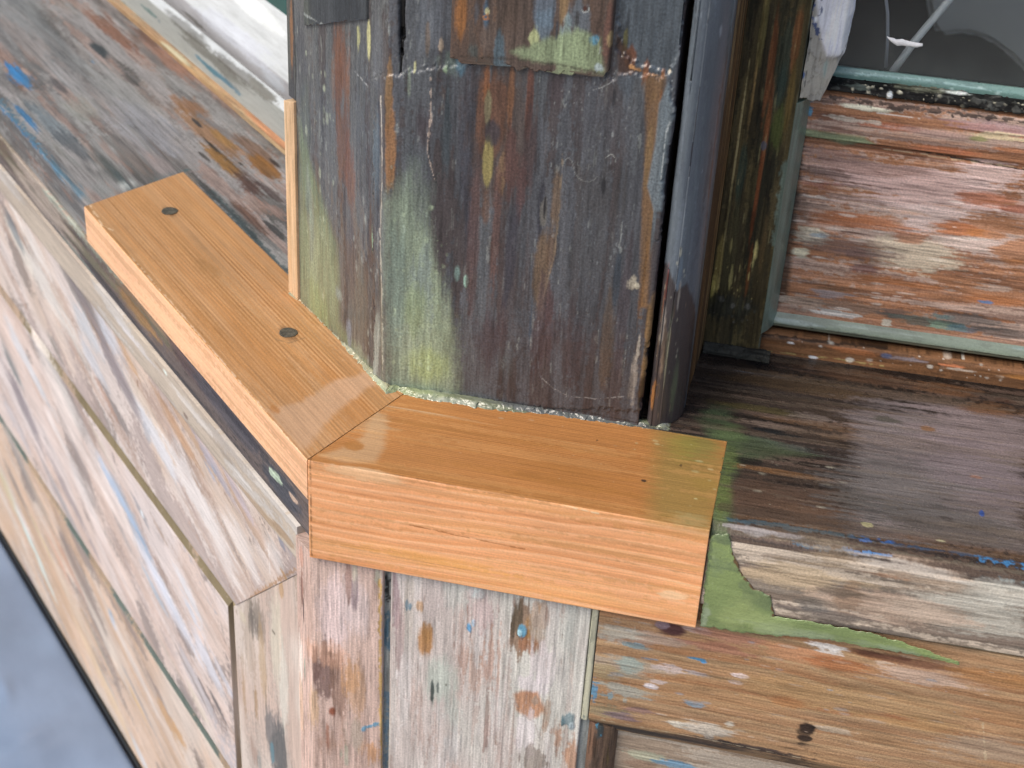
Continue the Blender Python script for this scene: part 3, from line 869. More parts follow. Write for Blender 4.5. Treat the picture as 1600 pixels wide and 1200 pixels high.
timber('old_board', cp, [ub], M_COAT, '5c4c44', '''
N 7d5a40 .5 14 160 .52
N 3f3c40 .4 14 160 .55
e 722 25 90 22 9a6434 .9 .8 .5
e 745 20 90 12 5a5a60 .8 .8 .5
e 760 25 70 12 3f6680 .7 .9 .5
e 760 60 60 30 6c5c54 .7 .9 .5
e 762 18 14 10 c8c090 .9 .8 .3 .1
l c07c40 .8 3 .3 .1 755,26 762,22 763,30 756,30 755,26
e 800 20 80 40 5c4a40 .8 .9 .5
e 850 15 60 40 657484 .7 .9 .5
e 880 10 60 16 a08058 .7 .9 .5
e 905 30 60 40 667480 .6 .9 .5
e 850 40 60 26 6d8090 .7 .9 .5
e 832 60 34 24 b8bc88 .95 .8 .4 .1
e 885 50 60 20 8aa0a4 .6 .9 .5
p 8f9c78 .9 12 .7 0 800,80 850,62 905,48 938,60 944,116 890,102 820,94
e 890 85 90 50 98a680 .7 .8 .6
e 930 62 26 16 5c98b4 .9 .8 .4
e 935 105 16 20 b0bcc0 .8 .9 .4
e 780 80 60 20 4f6a78 .7 .9 .5
e 740 80 40 20 525a58 .7 .9 .5
e 950 50 130 20 6a4a40 .9 .6 .5
e 960 60 120 8 8f6038 .85 .5 .4
e 955 60 26 10 b09468 .9 .9 .4
e 914 14 12 8 4a2a20 .95 .4 .3
l c0c4c0 .8 2 .3 .1 908,14 912,19 919,18 921,12
l c8ccc8 .6 2 .7 .1 932,60 938,75 936,84
l 3c342c .6 4 .8 0 720,88 800,92 880,102 944,116
e 902 30 26 6 3a3838 .8 .5 .4
e 870 45 40 5 3c4048 .8 .5 .4
''', EV['post'], 47, grain=(24, 360), rough=.4, ginten=.16)
lb = Piece(VL, [(61.8, 56, .6), (60.0, 56.5, .8), (60.0, 118, .8), (61.8, 119)], lambda p, q: 180-.385*(q-56)+(fbm(q*.15, q*0, 5, 3)-.5)*2.5, 900, .5, dense=(150, 190), vis=(0, 1, 2))
timber('old_board', cp, [lb], M_COAT, '42464a', '''
e 545 20 90 60 2e3338 .9 .5 .5
e 470 10 120 60 6a6e64 .8 .8 .5
e 578 40 12 20 c4bc90 .8 .9 .4
l b8bcb8 .7 3 .8 .1 455,10 480,25 510,42
''', EV['postL'], 53, grain=(24, 360), rough=.45)
# staff bead on the right-hand arris of the post
bead = Piece(VR, [(86, 144.2), (72.8, 144.5, 3), (71.4, 149, 2.5), (75.5, 155, 5), (84, 160.4, 4), (90, 160.8, 1), (96, 160.8), (96, 144)], .2, 900, .5, dense=(0, 235), vis=(0, 1, 2, 3, 4, 5))
timber('staff_bead', cp, [bead], M_PAINT, '5a626a', '''
H .15 12 150
N 4a505c .4 8 90 .52
N 3c3e44 .5 20 160 .6 -.1
f 1100 200 500 60 30 10 2 a8b0b8 .5 .1
f 1100 200 500 60 20 14 2 2c2c30 .6 -.1
N 747c86 .35 8 120 .55
l 353a40 .6 2 .5 0 1092,10 1088,60 1083,110
e 1062 450 90 8 6c7c8c .6 .8 .5
p 443c3c .95 6 .9 -.2 1010,400 1030,440 1045,425 1060,460 1075,440 1095,500 1080,690 990,690
N 2c2826 .0 10 200 .5
f 1045 560 200 50 26 26 3 8a7460 .8 .2
f 1045 560 200 50 20 22 3 241c1a .8 -.2
e 1022 500 180 16 a88a54 .95 .6 .4
e 1018 570 140 14 9c7c5c .9 .7 .4
e 1045 450 70 4 8a3c30 .9 .7 .4
e 1040 480 70 4 7a4a38 .8 .7 .4
e 1040 520 60 5 9a9088 .7 1 .4
e 1062 470 60 4 a09890 .7 1 .4
e 1015 600 60 14 7c6c64 .9 .9 .5
e 1022 635 60 14 a06c3c .95 .8 .4
e 1015 640 50 5 5a3a24 .7 .8 .4
e 1055 600 140 20 5c6450 .8 .8 .6
e 1045 560 160 6 8c8c74 .5 .9 .5
l 5c3424 .7 3 .7 0 1148,20 1128,140 1110,300 1094,440
f 1050 500 200 40 30 6 2 c0bca8 .5
''', EV['bead'], 59, grain=(8, 160), rough=.35, ginten=.05)
ret = Piece(VR, [(96.5, 144), (96.5, 160, 1), (151, 162.2), (151, 144)], .2, 900, .5, dense=(0, 235), vis=(0, 1, 2))
timber('return_board', cp, [ret], M_OLD, '644a2c', '''
N 2a201a .6 10 160 .5
N 9a8460 .4 20 260 .6
''', EV['stile'], 61, grain=(24, 360), rough=.6)
# crusty resin along the foot of the post
fo = Film(FR, 'top', .1, [(603, 602), (616, 602), (640, 605), (712, 614), (800, 627), (900, 641), (1000, 654), (1048, 660)],
          [(604, 616), (622, 611), (650, 622), (712, 631), (757, 640), (850, 647), (950, 661), (1044, 673)], thick=1.7, res=.4, edge=3.4, rag=1.6)
timber('resin_bead', cp, [fo], M_RESIN, '84886c', '''
H .3 60 100
e 650 615 120 14 a4ad80 .8 .8 .6
e 720 632 120 10 b0b4a4 .7 1 .5
e 880 648 320 16 66686a .9 .8 .6
e 1030 664 40 10 a8acac .8 .9 .5
N a8ac98 .4 40 120 .6 .1
l 55544e .8 5 .6 0 760,640 900,656 1040,672
''', EV['Rtop'], 67, grain=(60, 200), ginten=.04, rough=.15, disp=.5)
fo2 = Film(FL, 'top', .1, [(603, 614), (580, 590), (540, 545), (505, 505), (470, 472), (452, 458)],
          [(614, 604), (592, 580), (552, 535), (518, 495), (482, 460), (456, 446)], thick=1.4, res=.4, edge=3.0, rag=1.4)
timber('resin_bead', cp, [fo2], M_RESIN, 'a09c78', '''
e 590 600 60 14 b4bc94 .8 .8 .6
e 470 470 60 14 c8a878 .8 .8 .6
N b4b498 .4 60 160 .6 .1
''', EV['Ltop'], 71, grain=(60, 200), ginten=.04, rough=.15, disp=.5)
# ------------------------------------------------------------------ window on the right
wr = thing('window', 'window with dark glass above a stripped reddish bottom rail, mossy upright and grey resin in its corner', 'window', (.3, .17, .0))
led = Piece(FS, [(157, -1), (157, 9.5, 1.6), (160, 10.8), (172, 10.8), (172, -1)], 163, 900, .5, dense=(150, 345), vis=(0, 1))
timber('sill_bead', wr, [led], M_OLD, '7a5436', '''
N 4a3424 .5 12 200 .52
e 1180 530 120 14 6a4428 .8 .9 .5
e 1240 530 60 8 a88474 .7 1.1 .4
e 1330 548 120 14 9a6038 .8 .9 .5
e 1385 556 26 10 4a5878 .8 .8 .4
e 1420 562 80 8 8a8288 .7 1.2 .4
e 1490 572 60 6 c87a50 .9 .8 .4
e 1500 578 80 7 b8a898 .8 1.2 .4 .1
e 1560 590 60 10 c0a890 .7 1.3 .4 .1
e 1590 590 60 10 ac743c .8 .9 .4
l b09c60 .6 2.5 .8 .1 1120,540 1300,560 1380,572
l 241a12 .8 8 .5 0 1110,512 1300,536 1450,550 1600,572
f 1400 560 400 30 30 7 4 e0dcd0 .7 .1
e 1235 536 18 5 e4e0dc .9 .6 .3 .2
e 1226 558 8 6 e8e4e0 .9 .5 .3 .2
e 1270 558 20 5 dcdce0 .9 .5 .3 .2
''', EV['rail'], 73, grain=(20, 400), rough=.5)
cove = Piece(FS, [(163.5, 12.6), (161.2, 14.5, 1.5), (161.6, 17, 2), (164.5, 21.5, 1), (168, 22), (168, 12.6)], 190, 900, .6, dense=(180, 345), vis=(0, 1, 2, 3))
timber('resin_fillet', wr, [cove], M_RESIN, '76806f', '''
M 76806f 6b7566 .8
e 1250 505 80 8 94a09a .7 .9 .5
e 1400 520 200 6 8c988e .6 .9 .5
e 1590 545 60 8 7a8c88 .6 .9 .5
N 565c50 .4 60 200 .6
''', EV['rail'], 79, grain=(80, 200), ginten=.06, rough=.4)
rail = Piece(FS, [(164, 18), (164, 114.6, .6), (166.4, 115.6), (166.4, 117, .0), (164.2, 118, .6), (164.6, 139.5, 1.4), (172, 143), (190, 143), (190, 18)], 188, 900, .5, dense=(185, 345), vis=(0, 1, 2, 3, 4, 5))
timber('bottom_rail', wr, [rail], M_OLD, '96603f', '''
M a06e4c 8c5c3c .8
N b8a498 .6 8 160 .55
e 1460 330 380 190 bca69c .6 1.2 .6
e 1330 280 200 90 a8908a .5 1.2 .6
N 5c3a2c .5 12 360 .53
N c49070 .35 14 400 .56
e 1450 300 340 80 bfa098 .9 1.0 .4
e 1400 280 260 50 b4948c .8 1.1 .4
e 1350 260 200 26 a07c70 .7 1 .5
e 1540 270 120 50 c4a8a0 .8 1.1 .4
e 1480 340 200 46 c2aaa2 .8 1.2 .4
e 1430 350 60 60 c4aca4 .8 1.1 .4
e 1430 400 170 70 bfae96 .9 1.0 .4
e 1540 380 160 40 c0a89c .8 1.2 .4
e 1600 330 60 80 b89c90 .6 1.2 .4
e 1555 450 140 26 b8a090 .7 1.4 .35
e 1540 310 130 26 9c5c3a .85 .9 .4
e 1590 325 50 16 8c5038 .85 .9 .4
e 1500 355 100 30 a5602f .9 .8 .4
e 1350 345 180 30 a3633a .8 .9 .4
e 1540 365 80 16 aa6a34 .8 .8 .4
e 1590 400 60 60 a56a3c .8 .9 .4
e 1420 370 60 20 a5623a .7 .9 .4
e 1300 240 120 26 8a6c64 .7 1 .5
e 1280 290 120 20 8a4a38 .6 1 .5
e 1265 370 60 26 c0b8a4 .8 1.3 .35 .1
e 1250 395 50 20 c8c0a4 .95 .8 .35 .2
e 1262 358 50 10 c4b8a0 .8 1.2 .35 .1
e 1280 368 30 8 8aa0ac .7 1 .4
e 1330 390 160 40 735a50 .7 1.1 .5
e 1350 420 70 26 6a4646 .7 1 .5
e 1340 395 80 16 5f4c4c .6 1.1 .5
e 1300 340 120 26 9a5f3c .6 1 .5
e 1280 270 90 16 5c463c .6 1.1 .5
e 1250 330 40 120 4c3c34 .5 1 .6
e 1235 300 26 200 35302c .8 .8 .5
p 2a2520 .8 10 .6 0 1238,222 1256,222 1250,300 1240,380 1230,470 1206,484 1200,480 1222,330
e 1400 440 260 24 a56534 .85 .8 .5
e 1560 470 160 26 a86838 .8 .9 .5
e 1300 450 100 26 7a5c44 .7 1.1 .5
e 1300 460 90 16 8a8488 .7 1.3 .4
e 1250 470 60 20 b0a090 .6 1.5 .35
e 1340 480 120 24 6c5c50 .7 1.1 .5
e 1310 490 60 8 c4c4c0 .7 1.5 .35 .1
e 1385 505 20 14 c4c0b0 .8 1.1 .35 .1
e 1400 490 60 26 584c48 .7 1 .5
e 1440 500 120 26 4c5650 .8 .9 .5
e 1480 510 60 16 7a9c84 .6 1.3 .35
e 1520 500 160 26 585654 .7 1 .5
e 1500 515 60 14 2c5c74 .6 1 .5
e 1470 495 50 12 3a6a6c .6 1 .5
e 1540 472 30 6 3f78a8 .8 1 .35 .05
e 1570 520 100 24 4f4a48 .7 1 .5
e 1300 200 160 20 8a5c4c .6 1 .5
e 1300 185 140 14 6a4a40 .6 1 .5
e 1400 200 120 20 a05a38 .8 .9 .5
e 1460 210 140 20 b08c80 .7 1.2 .4
e 1550 200 160 20 a8848a .6 1.1 .5
e 1560 215 120 14 c8b48c .8 1.3 .35
e 1530 217 40 10 8a8a50 .8 1 .4
e 1580 235 100 18 a8683c .8 .9 .5
e 1480 235 140 16 a05c38 .8 .9 .5
p 7a8c6a .85 6 .5 0 1248,198 1280,205 1350,214 1370,226 1320,226 1250,212
e 1255 162 30 24 4880a0 .9 1.3 .35 .1
e 1262 175 26 14 4f88a4 .9 1.2 .35 .1
e 1350 168 76 11 d4cdb4 .95 .9 .35 .3
e 1320 185 60 8 c4b8a8 .7 1.4 .35 .1
e 1365 190 30 8 c0b4a4 .7 1.3 .35 .1
l d8d8d4 .6 2 .8 .1 1370,176 1440,186
l 20211f .95 4 .3 -.3 1245,214 1370,228 1480,244 1600,265
l 2a2624 .8 10 .8 0 1300,150 1400,168 1500,178 1600,190
l c8b490 .5 2 1.2 .1 1380,232 1500,250 1600,262
f 1400 400 320 200 60 20 2.5 e0d4c8 .6
f 1400 300 320 160 50 20 2 4c2c20 .6
''', EV['rail'], 83, grain=(30, 760), rough=.5, ginten=.16, desat=.12)
dirt = Piece(FS, [(164.5, 142.5), (165.5, 145.5, 1), (173, 146.6), (173, 142.5)], 194, 900, .4, dense=(190, 345), vis=(0, 1))
timber('dirty_rebate', wr, [dirt], M_OLD, '1e1d1c', '''
N 000000 .5 200 260 .5
N 4a4a46 .6 260 300 .62 .5
N a8a494 .6 400 400 .8 .3
e 1390 150 14 20 d0d4d4 .95 .7 .3 .4
e 1490 145 50 6 c8ccc4 .9 .7 .3 .4
e 1440 140 90 14 5c5c4c .8 1 .4 .3
e 1340 135 60 10 505852 .8 1 .4 .3
f 1450 155 320 30 60 5 4 c8c0a8 .8 .4
''', EV['rail'], 89, grain=(300, 300), rough=.8, ginten=.4, disp=1.8)
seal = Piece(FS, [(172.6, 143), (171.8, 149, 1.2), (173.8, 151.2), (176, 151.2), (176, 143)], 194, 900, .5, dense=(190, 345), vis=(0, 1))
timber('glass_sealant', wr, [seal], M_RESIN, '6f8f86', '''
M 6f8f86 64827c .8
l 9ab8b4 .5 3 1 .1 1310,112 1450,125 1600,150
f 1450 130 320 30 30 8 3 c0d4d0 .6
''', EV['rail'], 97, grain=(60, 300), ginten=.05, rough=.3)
stile = Piece(VR, [(151, 162.3, .6), (151, 191, 1.5), (176, 191.5), (176, 162.3)], 2, 900, .5, dense=(0, 225), vis=(0, 1))
timber('stile', wr, [stile], M_OLD, '443c28', '''
F 1 4c544c
N 26281e .7 10 120 .5
N 5c5030 .4 14 160 .57
N 1a1814 .5 14 200 .57
e 1180 120 300 8 8a7044 .7 .9 .5
e 1152 230 260 5 a8986c .8 .9 .4 .1
e 1138 330 200 4 8c8058 .7 .9 .4 .1
e 1205 100 200 12 7c4c2c .8 .6 .5
e 1195 220 220 9 744628 .8 .6 .5
e 1180 320 160 8 6c3a1e .8 .7 .5
e 1170 420 120 8 6a3e20 .7 .7 .5
e 1190 60 160 14 5c5430 .8 .8 .5
e 1225 90 120 24 333a30 .8 .8 .5
e 1220 140 80 16 2c3a34 .8 .8 .5
e 1245 60 120 14 6a4426 .8 .8 .5
e 1160 260 120 20 2f3d34 .8 .8 .5
e 1215 200 100 18 4a5228 .8 .9 .5
e 1235 150 120 10 5c4a24 .7 .9 .5
e 1190 400 140 12 54442a .7 .9 .5
e 1140 400 160 20 3f3c28 .7 .9 .5
e 1120 420 120 12 7a6c3c .6 1 .4
e 1110 450 60 14 a09450 .6 1.4 .35
f 1180 250 400 90 50 16 1.2 90865c .5 .1
f 1150 430 120 80 40 14 2 b0a468 .6 .05
e 1193 228 16 10 4c5460 .8 .5 .4
e 1120 480 40 60 23241e .9 .9 .5
e 1170 480 40 80 2c2c24 .8 .9 .5
f 1140 485 40 120 24 5 4 6c6c68 .4 .3
l 5c6a60 .9 16 .3 .2 1272,90 1250,150 1228,260 1212,380 1196,500
''', EV['stile'], 101, grain=(26, 380), rough=.5, ginten=.2)
vfil = Piece(VR, [(150.6, 190.6, .6), (155, 193.4, 2), (163.2, 196.6, .6), (166, 197), (166, 190.6)], 14, 139.5, .5, vis=(0, 1, 2))
timber('resin_fillet', wr, [vfil], M_RESIN, '5c6c62', '''
M 5c6c62 52625a .8
e 1240 250 300 10 66786e .6 .8 .6
N 44544c .4 60 200 .6
''', EV['stile'], 103, grain=(60, 200), ginten=.06, rough=.35)
dust = Piece(FR, [(146, .4), (146.5, 2.5, 1), (150.6, 5), (152, .4)], 163, 197, .4, vis=(0, 1))
timber('dirt_crust', wr, [dust], M_OLD, '2c2c28', 'N 4c4e4a .6 260 300 .6 .3\nN 141410 .7 260 300 .55', EV['stile'], 107, grain=(300, 300), rough=.8, disp=2.5, ginten=.3)
putty = Piece(VR, [(152, 191.6), (157, 206, .5), (162, 209, 1), (172, 209.5), (172, 191.6)], lambda p, q: 141+np.maximum(0, q-201)*3.2+(fbm(q*.5, q*0, 9, 3)-.5)*5, 900, .5, dense=(138, 225), vis=(0, 1, 2))
timber('putty', wr, [putty], M_WHITE, '98938a', '''
H .5 150 150
N 6c665a .6 90 160 .52
N b8b2a6 .5 90 160 .56
p d6d5dc .97 7 .6 .5 1274,-30 1350,-30 1340,55 1318,84 1290,88 1277,40
l 3a4a74 .9 7 1.3 .1 1272,-10 1268,20 1276,45 1278,60
l 34456c .8 5 1.3 .1 1285,-10 1283,15 1275,30
e 1275 30 20 9 e4e4e8 .8 1 .4
l 2c2c30 .8 2 .7 -.3 1268,60 1262,100 1256,140
e 1252 118 16 14 3c5a8c .9 .8 .4
e 1246 108 14 14 b4b07c .9 1 .4
e 1300 60 60 26 d4d4de .9 .7 .5
l e8e8ec .5 2 1 .1 1285,88 1310,84 1335,56
l 6a6458 .7 3 1 0 1283,92 1310,88 1338,62
e 1285 125 50 20 9a968a .7 1 .5
e 1290 105 40 12 8aa09c .6 1 .4
''', EV['rail'], 109, grain=(60, 160), rough=.5, ginten=.08, disp=1.5)
M_GLASS = mat_plain('window_glass', (.9, .95, .95), .02, noise=0, spec=.5, trans=1, ior=1.5)
_t = M_GLASS.node_tree; _b = _t.nodes['Principled BSDF']
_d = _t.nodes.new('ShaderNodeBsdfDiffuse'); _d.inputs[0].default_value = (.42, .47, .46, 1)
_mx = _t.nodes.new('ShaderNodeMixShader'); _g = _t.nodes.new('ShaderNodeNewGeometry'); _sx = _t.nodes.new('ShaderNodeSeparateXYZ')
_mr = _t.nodes.new('ShaderNodeMapRange'); _mr.inputs[1].default_value = .150; _mr.inputs[2].default_value = .185; _mr.inputs[3].default_value = .08; _mr.inputs[4].default_value = .008   # diffuse grey for the hazy reflection, denser at the foot of the pane
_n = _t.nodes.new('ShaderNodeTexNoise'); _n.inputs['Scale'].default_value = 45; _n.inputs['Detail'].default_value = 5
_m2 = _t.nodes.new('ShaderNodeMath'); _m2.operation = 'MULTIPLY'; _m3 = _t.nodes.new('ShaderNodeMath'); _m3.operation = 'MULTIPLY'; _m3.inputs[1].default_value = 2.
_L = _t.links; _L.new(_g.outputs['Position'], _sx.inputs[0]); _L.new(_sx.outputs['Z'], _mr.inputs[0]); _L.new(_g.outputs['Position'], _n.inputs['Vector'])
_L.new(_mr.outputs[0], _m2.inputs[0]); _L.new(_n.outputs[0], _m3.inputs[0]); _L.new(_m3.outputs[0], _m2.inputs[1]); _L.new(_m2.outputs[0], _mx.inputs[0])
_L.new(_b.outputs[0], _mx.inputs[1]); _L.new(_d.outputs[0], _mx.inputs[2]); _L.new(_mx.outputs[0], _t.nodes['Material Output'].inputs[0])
def box(name, parent, F, u0, u1, p0, p1, q0, q1, mat, bev=0., sub=0):
    import bmesh
    bm = bmesh.new(); vs = []
    for u in (u0, u1):
        for p in (p0, p1):
            for q in (q0, q1): vs.append(bm.verts.new(tuple(F['o']+(F['A']*u+F['P']*p+F['Q']*q)*MM)))
    for f in ((0, 1, 3, 2), (4, 6, 7, 5), (0, 4, 5, 1), (2, 3, 7, 6), (0, 2, 6, 4), (1, 5, 7, 3)): bm.faces.new([vs[i] for i in f])
    bmesh.ops.recalc_face_normals(bm, faces=bm.faces)
    if bev: bmesh.ops.bevel(bm, geom=bm.edges[:], offset=bev*MM, segments=2, affect='EDGES')
    me = bpy.data.meshes.new(name); bm.to_mesh(me); bm.free(); me.materials.append(mat)
    o = bpy.data.objects.new(name, me); C.objects.link(o)
    if parent: o.parent = parent; o.matrix_parent_inverse = mathutils.Matrix.Translation(-parent.location)
    return o
box('glass', wr, FS, 193, 900, 174.2, 177.2, 144, 900, M_GLASS)
M_FLAKE = mat_plain('white_paint', (.7, .7, .72), .5, noise=.1)
fk = Film(FS, 'face', 173.9, [(1386, 57), (1392, 66), (1402, 72), (1418, 73), (1432, 75), (1442, 72)], [(1386, 57), (1400, 61), (1416, 63), (1428, 67), (1436, 67), (1443, 68)], thick=.6, res=.5, edge=.8, rag=.6)
timber('paint_flake', wr, [fk], M_WHITE, 'eeeef2', 'F 0 eeeef2', (.5, .5, .5), 113, grain=(60, 160), ginten=.03)
# ------------------------------------------------------------------ window on the left
wl = thing('window', 'window with white painted frame along the back of the left-hand sill', 'window', (-.35, .45, 0))
tb = Piece(FL, [(133, -2), (133, 3.2, .8), (137.4, 4.2), (137.4, -2)], 120, 1400, .6, dense=(280, 640), vis=(0, 1))
timber('timber_bead', wl, [tb], M_OLD, 'b48f6a', '''
N c8b088 .4 10 160 .54
N 8a8478 .4 12 200 .57
l c4a070 .6 8 .8 0 160,0 260,75 350,150
e 420 205 120 12 c08058 .8 .9 .5
e 270 80 60 8 c8c0a0 .8 .9 .4
''', EV['sillL'], 127, grain=(16, 300), rough=.6)
fr = Piece(FL, [(137.2, -2), (137.2, 24, 1.5), (143, 27, .5), (143.4, 21), (149, 21.5), (150, 33, 2), (166, 62, 2), (185, 62), (185, -2)], 120, 1400, .6, dense=(280, 640), vis=(0, 1, 2, 3, 4, 5, 6))  # groove faces painted darker: its shadow line is put into the colour
timber('bottom_rail', wl, [fr], M_WHITE, 'd8dadc', '''
M d8dadc c8cacc .6
F 0 b4b6b2
F 2 8a857c
F 3 7a746a
F 4 b0adb0
e 200 15 60 12 6f8f88 .8 1.2 .4
e 235 20 60 12 5f8684 .8 1.2 .4
e 250 35 30 10 3c6c80 .7 1.2 .4
e 330 108 90 10 3f7c98 .8 1.3 .35
e 320 100 60 8 5a90a0 .7 1.3 .4
e 300 100 120 12 d0d0c8 .6 1 .5
e 290 45 120 20 6c6860 .7 1 .6
e 330 90 160 26 6f6c64 .7 1 .6
e 380 120 140 22 74706a .8 .9 .5
e 300 30 60 12 5c564c .7 1.1 .5
e 410 140 60 16 7a766a .6 1.1 .5
e 430 125 60 30 c4c8d0 .7 1 .5
e 370 60 200 40 d4d6e0 .8 .9 .6
e 400 20 120 30 f4f6f6 .8 .7 .6
e 400 160 90 16 b4b4b0 .6 1 .5
''', EV['sillL'], 131, grain=(20, 120), rough=.5, ginten=.05)
M_TEAL = mat_plain('pane_teal_reflection', (.03, .09, .085), .1, noise=.3, scale=8)  # the pane's teal reflection is put into an even base colour
box('glass', wl, FL, 120, 1400, 167, 170, 61.5, 900, M_TEAL)
# ------------------------------------------------------------------ panelling under the sills
pl = thing('wall_panelling', 'pale pinkish white boards and rails below the long narrow block, streaked with blue and brown', 'panelling', (-.3, .3, -.9))
DL = (0, 640)
fil = Piece(FL, [(3.2, -52.5), (3.2, -73.5, 1.2), (6.3, -76.5), (14, -76.5), (14, -52.5)], 19, 1400, .65, dense=DL, vis=(0, 1))
timber('fillet', pl, [fil], M_SOFT, 'bfae9e', '''
N 8c7c6c .6 12 90 .55
N d8d0cc .6 12 90 .56
F 1 8f7a60
N a8988c .5 10 160 .54
e 100 380 160 16 c8b0a0 .7 1 .5
e 200 520 160 16 d8d0d0 .7 1 .5
e 300 640 160 14 dcd2cc .7 1.2 .5
e 250 575 60 8 9a8474 .7 1 .4
e 400 790 120 14 b09478 .8 .9 .5
e 440 830 60 14 a08468 .8 .9 .5
e 258 582 16 12 e8f0e8 .9 1 .4 .1
e 290 650 14 10 7a6058 .7 .8 .4
e 380 750 60 8 e0d8d4 .7 1.2 .4
''', EV['Lwall'], 137, grain=(14, 240), rough=.7, ginten=.05)
rl = Piece(FL, [(6.1, -75), (6.1, -168.7, 1.8), (11.5, -171.2), (22, -171.2), (22, -75)], lambda p, q: np.maximum(20.5, 29.1+(-91-q)), 1400, .65, dense=DL, vis=(0, 1, 2))
timber('top_rail', pl, [rl], M_SOFT, 'd6cac4', '''
M dccbc4 ccb4a4 .9
N 82746e .75 14 30 .57
N c08f70 .55 12 30 .6
N a8a4a8 .5 12 30 .6
F 2 84755c
N a89a98 .4 9 80 .56
N cfa484 .3 9 80 .58
e 60 420 200 80 dcd4ce .8 .9 .6
e 30 380 90 50 d8ccc0 .7 .9 .6
e 20 350 60 40 6a747c .7 .9 .5
e 80 500 120 40 d4c0b4 .7 1 .6
e 110 440 120 36 8a807c .8 .9 .5
e 140 480 130 30 8f8684 .8 .9 .5
e 135 520 120 50 c8ccd4 .7 1 .6
e 85 540 60 26 968e8a .7 .9 .5
e 165 540 90 26 c09878 .7 1 .5
e 200 560 110 30 c8a07c .8 .9 .5
e 185 580 90 40 a09290 .8 .9 .5
e 150 570 90 40 c4c4cc .7 1 .5
e 180 640 80 26 8f8684 .8 .9 .5
e 165 620 60 16 c49a84 .6 1 .5
e 215 600 8 24 8c6c58 .8 .8 .4
e 205 592 6 14 8c6c58 .7 .8 .4
e 230 640 160 40 d8c4b4 .7 1 .6
e 270 660 200 26 c09c80 .7 .9 .5
e 310 700 200 30 b8987e .8 .9 .5
e 250 700 120 50 d8d6dc .8 1 .5
e 230 680 30 30 a8aab4 .6 1 .5
e 300 760 200 60 dcd2d0 .8 1 .5
e 330 740 60 26 b8b8c8 .8 1 .5
e 335 735 20 12 8f98a0 .7 1 .4
e 380 800 120 26 b89a84 .7 1 .5
e 370 770 90 16 b4aab8 .6 1 .5
e 380 850 160 60 dccfca .8 .9 .6
e 430 870 60 60 d4c8c4 .7 .9 .6
e 440 850 20 24 8c8c98 .8 1.2 .4
e 450 845 30 60 b0a8ac .5 1.2 .5
e 445 900 30 8 b08858 .8 .9 .4
e 310 810 120 16 c0a8a0 .6 1 .5
e 280 840 60 16 c4b4ac .6 1 .5
e 60 400 160 60 e6dad4 .8 1 .7
e 170 520 120 60 cfd0da .7 1 .6
e 130 470 140 30 84787a .7 1 .6
e 190 600 110 40 92868a .7 1 .6
e 340 740 140 30 a4a4b8 .6 1 .6
e 290 690 220 26 b48c6c .7 .9 .6
e 330 820 200 70 e4d8d4 .7 1 .6
l a87c50 .7 6 .8 0 370,955 400,930 430,910 462,890
l e4dcd8 .5 3 .8 .1 420,845 422,900
f 270 680 300 80 40 16 3 8c7c78 .4
''', EV['Lwall'], 139, grain=(26, 90), rough=.7, ginten=.07, skew=.3)
st = Piece(VL, [(6.4, 20.5, .8), (6.4, 111, 1.6), (11, 114), (22, 114), (22, 20.5)], -890, lambda p, q: -61.7-q, .6, dense=(-320, 0), vis=(0, 1, 2))
timber('stile', pl, [st], M_SOFT, 'c8b49c', '''
F 1 7c6c50
M d8c6ba c4aa9c .9
N 84766c .6 8 40 .56
N dcc8bc .5 8 40 .58
N a08468 .35 9 80 .56
e 400 965 80 70 8a7c70 .85 1 .7
e 395 975 60 40 6f665f .7 1 .6
e 380 965 30 30 d8c8b0 .7 .9 .5
e 430 1000 160 40 d0c4b0 .7 .9 .6
e 445 1080 160 30 d4ccc0 .7 .9 .6
e 410 1050 160 26 b4946c .6 1 .6
e 380 1080 160 16 b08c60 .6 1 .6
e 400 1100 90 14 a88458 .7 .9 .5
e 425 1150 110 80 747070 .85 1.0 .7
e 440 1180 90 70 62605f .8 1 .7
e 400 1180 60 40 a08070 .6 1.1 .5
e 425 1175 30 10 5a90a0 .5 1.3 .4
e 405 1190 60 20 6c8c90 .4 1.3 .4
e 427 987 6 12 6a5c50 .8 .7 .4
e 440 920 30 12 b48c5c .7 .9 .5
''', EV['Lwall'], 149, grain=(14, 130), rough=.7, ginten=.05)
bk = Piece(FL, [(10.6, -168), (10.6, -480), (40, -480), (40, -168)], 100, 1400, 1.2, dense=DL, vis=(0,))
timber('backing_board', pl, [bk], M_OLD, 'b09c78', '''
l 3a6874 1 22 .9 0 40,745 111,845 220,1010 336,1200
l 3a7fa8 .9 22 1.4 0 150,900 190,960 
l 3a80a8 .9 22 1.2 0 230,1020 310,1150
l 8fae84 .8 22 1.4 0 130,870 150,900
l 90a880 .8 22 1.4 0 200,970 215,1000
''', EV['Lwall'], 151, rough=.8)
pn = Piece(FL, [(11.3, -177), (7.2, -180, .8), (7.2, -317, .8), (12, -318), (22, -318), (22, -175.5)], 120.5, 1400, .65, dense=DL, vis=(0, 1, 2, 3))
